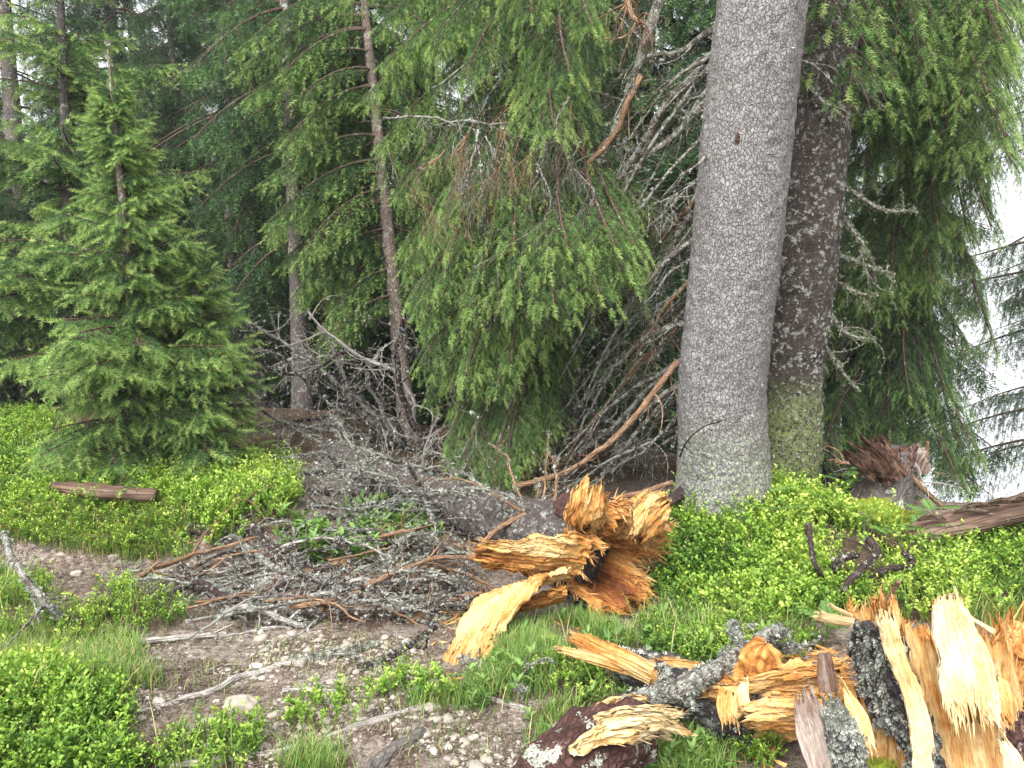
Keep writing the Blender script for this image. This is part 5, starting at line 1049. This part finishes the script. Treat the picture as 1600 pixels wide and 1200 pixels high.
# ------------------------------------------------------------------ ground cover
rg = np.random.default_rng(123)
def leaf_tmpl(nv=1):
    """a folded oval leaf of unit length along +x, z up"""
    x = np.array([0, .28, .62, 1.0]); w = np.array([.02, .26, .25, .0]); V = []
    for a, b in zip(x, w): V += [[a, b, .10 * (b > .1) + .10 * a - .2 * a * a], [a, 0, .10 * a - .2 * a * a], [a, -b, .10 * (b > .1) + .10 * a - .2 * a * a]]
    f = []
    for i in range(3): f += [[i * 3, i * 3 + 1, i * 3 + 4, i * 3 + 3], [i * 3 + 1, i * 3 + 2, i * 3 + 5, i * 3 + 4]]
    return np.array(V), np.array(f)
LEAF_V, LEAF_F = leaf_tmpl()
def sprig(rng, H, nl, ll):
    """one blueberry shoot: leaves (origin, direction, up) along a branching stem"""
    O, D, Ls, T, S0, S1 = [], [], [], [], [], []
    stems = [(np.zeros(3), norm(np.array([rng.normal(0, .25), rng.normal(0, .25), 1])), H)]
    for k in range(rng.integers(2, 5)):
        o, d, l = stems[0]; t = rng.uniform(.25, .8); a = rng.uniform(0, 6.28)
        stems.append((o + d * l * t, norm(np.array([cos(a) * .7, sin(a) * .7, .9])), H * rng.uniform(.3, .6)))
    for o, d, l in stems:
        S0.append(o); S1.append(o + d * l); n = max(4, int(nl * l / H))
        for j in range(n):
            t = .2 + .8 * (j + rng.random()) / n; a = j * 2.4 + rng.normal(0, .4); dd = norm(np.array([cos(a), sin(a), rng.uniform(.1, .9)]) + d * .35)
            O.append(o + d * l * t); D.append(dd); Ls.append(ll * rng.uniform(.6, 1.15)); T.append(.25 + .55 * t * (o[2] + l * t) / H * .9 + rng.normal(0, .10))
    return tuple(np.array(q) for q in (O, D, Ls, T, S0, S1))
def sprig_mesh(s, rng):
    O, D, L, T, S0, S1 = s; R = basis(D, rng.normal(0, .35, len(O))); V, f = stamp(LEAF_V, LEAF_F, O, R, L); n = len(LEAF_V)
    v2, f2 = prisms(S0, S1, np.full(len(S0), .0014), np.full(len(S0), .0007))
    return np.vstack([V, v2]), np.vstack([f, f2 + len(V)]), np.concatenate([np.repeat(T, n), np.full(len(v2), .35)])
SPRIGS = [sprig_mesh(sprig(rg, rg.uniform(.07, .14), rg.integers(9, 17), rg.uniform(.012, .019)), rg) for _ in range(16)]
EXCL = [[(1045, 765), (1210, 760), (1212, 783), (1045, 800)], [(1300, 785), (1450, 785), (1450, 830), (1330, 822)], [(1375, 830), (1600, 775), (1600, 845), (1400, 862)], [(1320, 872), (1365, 865), (1400, 885), (1380, 910), (1330, 925), (1312, 905)],
        [(690, 1080), (760, 980), (800, 990), (720, 1085)], [(890, 1025), (1150, 1075), (1300, 1050), (1300, 1160), (1150, 1150), (1000, 1090)], [(830, 1220), (920, 1110), (1045, 1130), (1010, 1220)], [(1230, 1080), (1640, 1000), (1640, 1240), (1230, 1240)], [(760, 880), (1030, 880), (1030, 970), (760, 970)]]
def scatter(polys, n, rng, ymin=2.0, ymax=8.5, jitter=12, box=(-4.2, 4.6), avoid=True):
    """random ground points whose place in the photograph falls in one of the outlines"""
    out = []; excl = EXCL if avoid else []
    while sum(len(o) for o in out) < n and len(out) < 60:
        y = ymin + (ymax - ymin) * rng.random(20000) ** 1.3; x = rng.uniform(box[0], box[1], 20000); z = gz(x, y); px, py, dep = proj(np.stack([x, y, z], -1))
        j = rng.normal(0, jitter, (2, len(px))) * np.clip(2.5 / np.maximum(dep, .5), .3, 1.2); ok = np.zeros(len(px), bool)
        for p in polys: ok |= inpoly(px + j[0], py + j[1] * .6, p)
        
        for p in excl: ok &= ~inpoly(px, py, p)
        cl = vnoise(np.stack([x * 4.5, y * 4.5, 0 * x], -1), 31); ok &= cl > -.45 + rng.normal(0, .2, len(x))
        out.append(np.stack([x, y, z], -1)[ok])
    return np.concatenate(out)[:n] if out else np.zeros((0, 3))
def stamp_field(name, tmpl, P, rng, mat, smin, smax, tilt=.25, tvar=.12, kind='stuff', tcl=.2):
    m = M(); w = rng.integers(0, len(tmpl), len(P)); cl = vnoise(P * 2.2, 41) * tcl
    for k, (tv, tf, tt) in enumerate(tmpl):
        q = w == k; n = int(q.sum())
        if not n: continue
        R = rotz_mats(rng.uniform(0, 6.28, n), np.abs(rng.normal(0, tilt, n)), rng.uniform(0, 6.28, n))
        V, f = stamp(tv, tf, P[q], R, rng.uniform(smin, smax, n)); m.add(V, f, 0, np.clip(.05 + np.tile(tt, n) + np.repeat(rng.normal(0, tvar, n) + cl[q], len(tv)), 0, 1), smooth=True)
    return tag(m.obj(name, [mat]), kind=kind)
def area(poly):
    return sum(1 for _ in poly)
B = COVER['blue']
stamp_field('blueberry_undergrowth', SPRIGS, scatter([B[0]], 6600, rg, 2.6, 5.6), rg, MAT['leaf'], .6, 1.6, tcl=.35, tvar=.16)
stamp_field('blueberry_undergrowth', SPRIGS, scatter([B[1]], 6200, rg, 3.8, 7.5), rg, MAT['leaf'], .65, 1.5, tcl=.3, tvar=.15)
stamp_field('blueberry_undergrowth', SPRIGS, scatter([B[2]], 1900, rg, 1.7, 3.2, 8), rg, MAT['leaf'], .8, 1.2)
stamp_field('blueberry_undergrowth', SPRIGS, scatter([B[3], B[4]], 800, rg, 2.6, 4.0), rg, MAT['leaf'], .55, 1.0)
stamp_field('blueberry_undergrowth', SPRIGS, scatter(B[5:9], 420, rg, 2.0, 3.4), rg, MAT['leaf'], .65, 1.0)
for i, (px, py, w, n, lab) in enumerate(((505, 1122, .15, 30, 'small round blueberry bush alone on the gravel'), (612, 1085, .10, 24, 'little upright blueberry bush beside the foot of the wood tongue'), (678, 1088, .09, 16, 'low blueberry plant at the very tip of the wood tongue'), (1165, 1165, .10, 18, 'fresh green blueberry bush in front of the split log'), (370, 1160, .10, 20, 'blueberry clump at the lower edge left of the pale root'))):
    c = gnd(px, py); m = M()
    for k in range(n):
        tv, tf, tt = SPRIGS[rg.integers(0, 16)]; a = rg.uniform(0, 6.28); r_ = w * math.sqrt(rg.random()); p = onground(c + np.array([cos(a) * r_, sin(a) * r_ * .7, 0]))
        R = rotz_mats(np.array([rg.uniform(0, 6.28)]), np.array([abs(rg.normal(0, .3))]), np.array([rg.uniform(0, 6.28)])); V, f = stamp(tv, tf, p[None], R, np.array([rg.uniform(.7, 1.1)])); m.add(V, f, 0, np.clip(tt + .08, 0, 1))
    tag(m.obj('blueberry_bush', [MAT['leaf']], None, c), lab, 'bush')
# grass
def grass_field(name, P, rng, lo, hi, w, dry=.12, per=1, lean=.5):
    n = len(P); h = rng.uniform(lo, hi, n); a = rng.uniform(0, 6.28, n); ln = rng.uniform(.15, lean, n) * h * 1.6
    d = np.stack([np.cos(a), np.sin(a), 0 * a], -1); s = np.stack([-np.sin(a), np.cos(a), 0 * a], -1) * (w * rng.uniform(.5, 1.2, n))[:, None]; V = np.zeros((n, 8, 3))
    for k, (t, q) in enumerate(((0, 1), (.4, .9), (.75, .6), (1.0, .06))):
        c = P + d * (ln * t ** 2)[:, None] + np.array([0, 0, 1.0]) * (h * (t - .28 * lean * t ** 3))[:, None]; V[:, 2 * k] = c - s * q; V[:, 2 * k + 1] = c + s * q
    q = np.array([[0, 1, 3, 2], [2, 3, 5, 4], [4, 5, 7, 6]]); cl = vnoise(P * 3, 51) * .18
    ti = np.where(rng.random(n) < dry, rng.uniform(.85, 1, n), np.clip(.42 + cl + rng.normal(0, .12, n), 0, .8)); tt = (ti[:, None] + np.repeat([0, .02, .05, .10], 2)[None]).ravel()
    m = M(); m.add(V.reshape(-1, 3), (np.arange(n)[:, None, None] * 8 + q).reshape(-1, 4), 0, np.clip(tt, 0, 1)); return tag(m.obj(name, [MAT['grass']]), kind='stuff')
G = COVER['grass']
grass_field('grass', scatter([G[0]], 4500, rg, 3.4, 5.2), rg, .06, .17, .0022, .35, lean=.8)
stamp_field('blueberry_undergrowth', SPRIGS, scatter([G[0]], 700, rg, 3.4, 5.2), rg, MAT['leaf'], .7, 1.2)
grass_field('grass', scatter([G[1]], 8000, rg, 2.2, 3.6), rg, .03, .10, .0017, .2)
grass_field('grass', scatter([G[3]], 7000, rg, 2.9, 4.5), rg, .08, .20, .0024, .12)
grass_field('grass', scatter(G[4:5], 5000, rg, 2.5, 3.7), rg, .05, .12, .0015, .08)
grass_field('grass', scatter(G[5:8], 4600, rg, 2.0, 3.2), rg, .03, .10, .0017, .12)
grass_field('grass', scatter(G[8:10], 5000, rg, 2.8, 4.2), rg, .05, .15, .0018, .15)
grass_field('grass', scatter(B, 5200, rg, 2.0, 6.5), rg, .08, .22, .0020, .25)
grass_field('grass', scatter([[(200, 960), (760, 960), (860, 1200), (200, 1200)]], 2600, rg, 2.1, 3.6, 20), rg, .02, .06, .0012, .4)
# dead stems and last year's leaves among the green
m = M(); Pd = scatter(B, 900, rg, 2.0, 6.0); h = rg.uniform(.05, .2, len(Pd)); V, f = prisms(Pd, Pd + np.stack([rg.normal(0, .06, len(Pd)), rg.normal(0, .06, len(Pd)), h], -1), np.full(len(Pd), .0013), np.full(len(Pd), .0006)); m.add(V, f, 0, .2)
tag(m.obj('dead_stem_undergrowth', [MAT['litterwood']]), kind='stuff')
# broad leaved herbs
def herb(rng, n, ll, H):
    a = np.arange(n) * 2.4 + rng.normal(0, .3, n); t = rng.random(n); O = np.stack([0 * a, 0 * a, H * t], -1); D = norm(np.stack([np.cos(a), np.sin(a), .9 * t + .15], -1)); L = ll * rng.uniform(.6, 1.1, n)
    V, f = stamp(LEAF_V * np.array([1, .62, 1]), LEAF_F, O, basis(D, rng.normal(0, .2, n)), L); v2, f2 = prisms([[0, 0, 0]], [[0, 0, H]], [.0018], [.001])
    return np.vstack([V, v2]), np.vstack([f, f2 + len(V)]), np.concatenate([np.repeat(.35 + .4 * t, len(LEAF_V)), np.full(6, .4)])
HERBS = [herb(rg, 12, .058, .11) for _ in range(5)]
stamp_field('herb_foliage', HERBS, scatter([G[2]], 230, rg, 3.6, 5.2), rg, MAT['herb'], .7, 1.2)
stamp_field('herb_foliage', HERBS, scatter([G[4], G[6], G[7], G[8], B[6]], 260, rg, 2.0, 3.6), rg, MAT['herb'], .35, .75)
def frond(rng, L, n):
    """a pinnate rowan leaf along +x"""
    O, D, S = [], [], []
    for k in range(n):
        t = .25 + .75 * k / n
        for sg in (-1, 1): O.append([L * t, 0, -.25 * L * t * t]); D.append([.45, sg * .9, -.1]); S.append(L * .34 * (1 - .35 * t))
    O.append([L, 0, -.25 * L]); D.append([1, 0, -.4]); S.append(L * .26)
    V, f = stamp(LEAF_V * np.array([1, .75, 1]), LEAF_F, np.array(O), basis(np.array(D)), np.array(S)); v2, f2 = prisms([[0, 0, 0], [L * .5, 0, -.06 * L]], [[L * .5, 0, -.06 * L], [L, 0, -.25 * L]], [.0016] * 2, [.001] * 2)
    return np.vstack([V, v2]), np.vstack([f, f2 + len(V)])
seedlings = ((1190, 812, 'rowan seedling before the foot of the lichen trunk'), (1215, 838, 'rowan seedling in the middle of the blueberries below the lichen trunk'), (1435, 868, 'rowan seedling in front of the lower end of the brown log'), (1455, 838, 'small rowan seedling touching the brown log'), (1320, 780, 'rowan seedling left of the mossy cushions'), (1290, 1012, 'rowan seedling behind the left rim of the broken stump'), (955, 1018, 'tiny rowan seedling under the torn end'), (1400, 872, 'rowan seedling beside the dark curved branches'))
for i, (px, py, lab) in enumerate(seedlings):
    c = gnd(px, py); m = M(); n = 6 if i != 6 else 4; H = .16 if i != 6 else .07
    for k in range(n):
        L = rg.uniform(.10, .15) * (1 if i != 6 else .5); tv, tf = frond(rg, L, 6); a = k * 2.4 + rg.normal(0, .3); z_ = H * (.5 + .5 * k / n)
        R = np.array([[cos(a), -sin(a), 0], [sin(a), cos(a), 0], [0, 0, 1]]) @ np.array([[cos(.5), 0, -sin(.5)], [0, 1, 0], [sin(.5), 0, cos(.5)]]); m.add(tv @ R.T + c + [0, 0, z_], tf, 0, rg.uniform(.35, .75))
    V, f = prisms([c], [c + [0, 0, H]], [.003], [.0015]); m.add(V, f, 0, .3); tag(m.obj('rowan_seedling', [MAT['herb']], None, c), lab, 'seedling')
# stones, gravel, litter, moss
def stone_mesh(rng, n=14, k=18):
    th = np.arange(k) / k * 2 * pi; ph = np.linspace(-pi / 2, pi / 2, n); TH, PH = np.meshgrid(th, ph); D = np.stack([np.cos(TH) * np.cos(PH), np.sin(TH) * np.cos(PH), np.sin(PH)], -1)
    r = 1 + .28 * vnoise(D * 1.6 + rng.uniform(0, 50), 3) + .10 * vnoise(D * 4 + rng.uniform(0, 50), 4); P = D * r[..., None]; P = np.sign(P) * np.minimum(np.abs(P), rng.uniform(.75, 1, 3)); return P.reshape(-1, 3), gridfaces(n, k)
for i, (px, py, sx, sy, sz, ti, lab) in enumerate(((376, 1104, .062, .05, .028, .62, 'large flat pinkish stone on the gravel'), (326, 1130, .026, .018, .014, .45, 'oval brown stone left of the large flat stone'), (178, 872, .03, .02, .018, .5, 'stone on the eroded trail below the bank'), (120, 898, .035, .022, .016, .7, 'pale flat stone on the eroded trail at the left'), (338, 1098, .014, .01, .009, .95, 'small white stone beside the large flat stone'), (520, 1068, .026, .018, .010, .75, 'bluish grey stone in front of the lichen branch'), (455, 1098, .018, .014, .01, .55, 'grey stone left of the small round bush'), (740, 1155, .02, .015, .011, .8, 'pale stone near the lower edge below the tongue'), (590, 1075, .02, .014, .010, .4, 'dark stone beside the little upright bush'), (760, 1190, .024, .017, .012, .5, 'grey stone at the lower edge beside the log piece'), (96, 868, .022, .016, .012, .55, 'grey stone at the foot of the bank'), (700, 1170, .015, .011, .008, .95, 'white pebble on the gravel right of the thick scaly root'))):
    c = gnd(px, py); V, f = stone_mesh(rg, 22, 30); m = M(); m.add(V * [sx, sy, sz] + c + [0, 0, sz * .35], f, 0, ti); tag(m.obj('stone', [MAT['stone']], None, c), lab, 'stone')
PEB = [(lambda vf: (vf[0], vf[1], np.zeros(len(vf[0]))))(stone_mesh(rg, 6, 8)) for _ in range(8)]
gravel = [[(230, 1000), (700, 960), (690, 1060), (850, 1110), (840, 1210), (220, 1210), (215, 1090)], [(60, 870), (300, 890), (270, 940), (160, 925), (60, 900)]]
Pg = scatter([gravel[0]], 5200, rg, 2.0, 3.9); m = M(); n = len(Pg); w = rg.integers(0, 8, n); s = .0048 * np.exp(rg.normal(0, .55, n)); hit = vnoise(Pg * 3.3, 61) > -.35; Pg, w, s = Pg[hit], w[hit], s[hit]
for k in range(8):
    q = w == k; R = rotz_mats(rg.uniform(0, 6.28, q.sum()), np.abs(rg.normal(0, .4, q.sum())), rg.uniform(0, 6.28, q.sum())); V, f = stamp(PEB[k][0] * [1.2, .9, .55], PEB[k][1], Pg[q] + [0, 0, .001], R, s[q]); m.add(V, f, 0, np.repeat(np.clip(rg.normal(.55, .22, q.sum()), 0, 1), len(PEB[k][0])))
tag(m.obj('gravel', [MAT['stone']]), kind='stuff')
def litter(P, rng, lo, hi, r):
    n = len(P); a = rng.uniform(0, 6.28, n); l = rng.uniform(lo, hi, n); d = np.stack([np.cos(a) * l, np.sin(a) * l, rng.normal(0, .10, n) * l], -1); return prisms(P + [0, 0, .003] - d / 2, P + [0, 0, .004] + d / 2, r * rng.uniform(.5, 1.5, n), r * rng.uniform(.4, 1.0, n))
m = M(); Pl = scatter(gravel + [heap], 8000, rg, 2.0, 4.6); V, f = litter(Pl, rg, .02, .10, .0016); m.add(V, f, 0, .2)
Pl = scatter([[(0, 800), (1600, 800), (1600, 1210), (0, 1210)]], 2600, rg, 2.0, 5.0); V, f = litter(Pl, rg, .03, .14, .0018); m.add(V, f, 0, .2); Pl = scatter([[(0, 800), (1600, 800), (1600, 1210), (0, 1210)]], 9000, rg, 2.0, 4.6, avoid=False); V, f = litter(Pl, rg, .012, .03, .0009); m.add(V, f, 0, .1)
tag(m.obj('twig_litter', [MAT['litterwood']]), kind='stuff')
m = M(); Pl = scatter([[(690, 940), (900, 960), (1000, 990), (880, 1040), (700, 1090)], [(1180, 1000), (1600, 1050), (1600, 1210), (1150, 1210)]], 520, rg, 1.9, 3.6); splinters(m, Pl + [0, 0, .006], np.stack([rg.normal(size=len(Pl)), rg.normal(size=len(Pl)), .12 * rg.random(len(Pl))], -1), rg.uniform(.02, .09, len(Pl)), rg.uniform(.003, .009, len(Pl)), rg, .40)
tag(m.obj('splinter_litter', [MAT['wood']]), kind='stuff')
m = M(); Pl = scatter([[(1440, 1090), (1640, 1060), (1640, 1230), (1420, 1230)]], 420, rg, 1.7, 2.6, box=(.6, 2.4)); splinters(m, Pl + [0, 0, .02], np.stack([rg.normal(size=len(Pl)), rg.normal(size=len(Pl)), .5 * rg.random(len(Pl))], -1), rg.uniform(.02, .06, len(Pl)), rg.uniform(.006, .018, len(Pl)), rg, .82)
tag(m.obj('bark_litter', [MAT['wood']]), kind='stuff')
for i, (px, py, w, h, lab) in enumerate(((1362, 800, .16, .07, 'largest yellow green moss cushion before the old stump'), (1412, 812, .10, .05, 'moss cushion touching the brown log'), (1388, 818, .09, .045, 'lowest moss cushion among the blueberries'), (1330, 795, .09, .04, 'moss cushion nearest the lichen trunk'), (1365, 1215, .07, .05, 'moss tuft on the foot of the broken stump'))):
    c = gnd(px, py); V, f = stone_mesh(rg, 26, 34); V = V * [w, w * .6, h] + c; V = V + norm(V - c) * (.010 * fbm(V * 45, 3, 4))[:, None]; m = M(); m.add(V, f, 0, np.clip(.5 + .3 * fbm(V * 40, 3, 6), 0, 1))
    k = rg.integers(0, len(V), 900); P0 = V[k]; V2, f2 = prisms(P0, P0 + norm(P0 - c + [0, 0, .02]) * rg.uniform(.006, .014, (900, 1)), np.full(900, .0018), np.full(900, .0004)); m.add(V2, f2, 0, np.repeat(rg.uniform(.4, 1, 900), 6)); tag(m.obj('moss_cushion', [MAT['moss']], None, c), lab, 'moss cushion')
# ------------------------------------------------------------------ the mist
def haze():
    zmin, zmax = 1e9, -1e9; dg = bpy.context.evaluated_depsgraph_get()
    for o in SC.objects:
        if o.type == 'MESH':
            for c in o.bound_box:
                z = (o.matrix_world @ __import__('mathutils').Vector(c)).z; zmin, zmax = min(zmin, z), max(zmax, z)
    x, y0, y1, z0, z1 = 300, -320, 320, zmin - 1, max(zmax, 2) + 1
    v = [(sx * x, y, z) for z in (z0, z1) for y in (y0, y1) for sx in (-1, 1)]
    m = M(); m.add(v, np.array([[0, 2, 3, 1], [4, 5, 7, 6], [0, 1, 5, 4], [2, 6, 7, 3], [0, 4, 6, 2], [1, 3, 7, 5]]), smooth=False)
    mt = bpy.data.materials.new('mist'); mt.use_nodes = True; n = mt.node_tree.nodes; n.clear()
    out = n.new('ShaderNodeOutputMaterial'); vol = n.new('ShaderNodeVolumePrincipled'); vol.inputs['Color'].default_value = (.95, .97, 1, 1); vol.inputs['Density'].default_value = .0016; vol.inputs['Anisotropy'].default_value = .2
    mt.node_tree.links.new(vol.outputs[0], out.inputs['Volume']); tag(m.obj('haze', [mt]), kind='stuff')
bpy.context.view_layer.update()
haze()
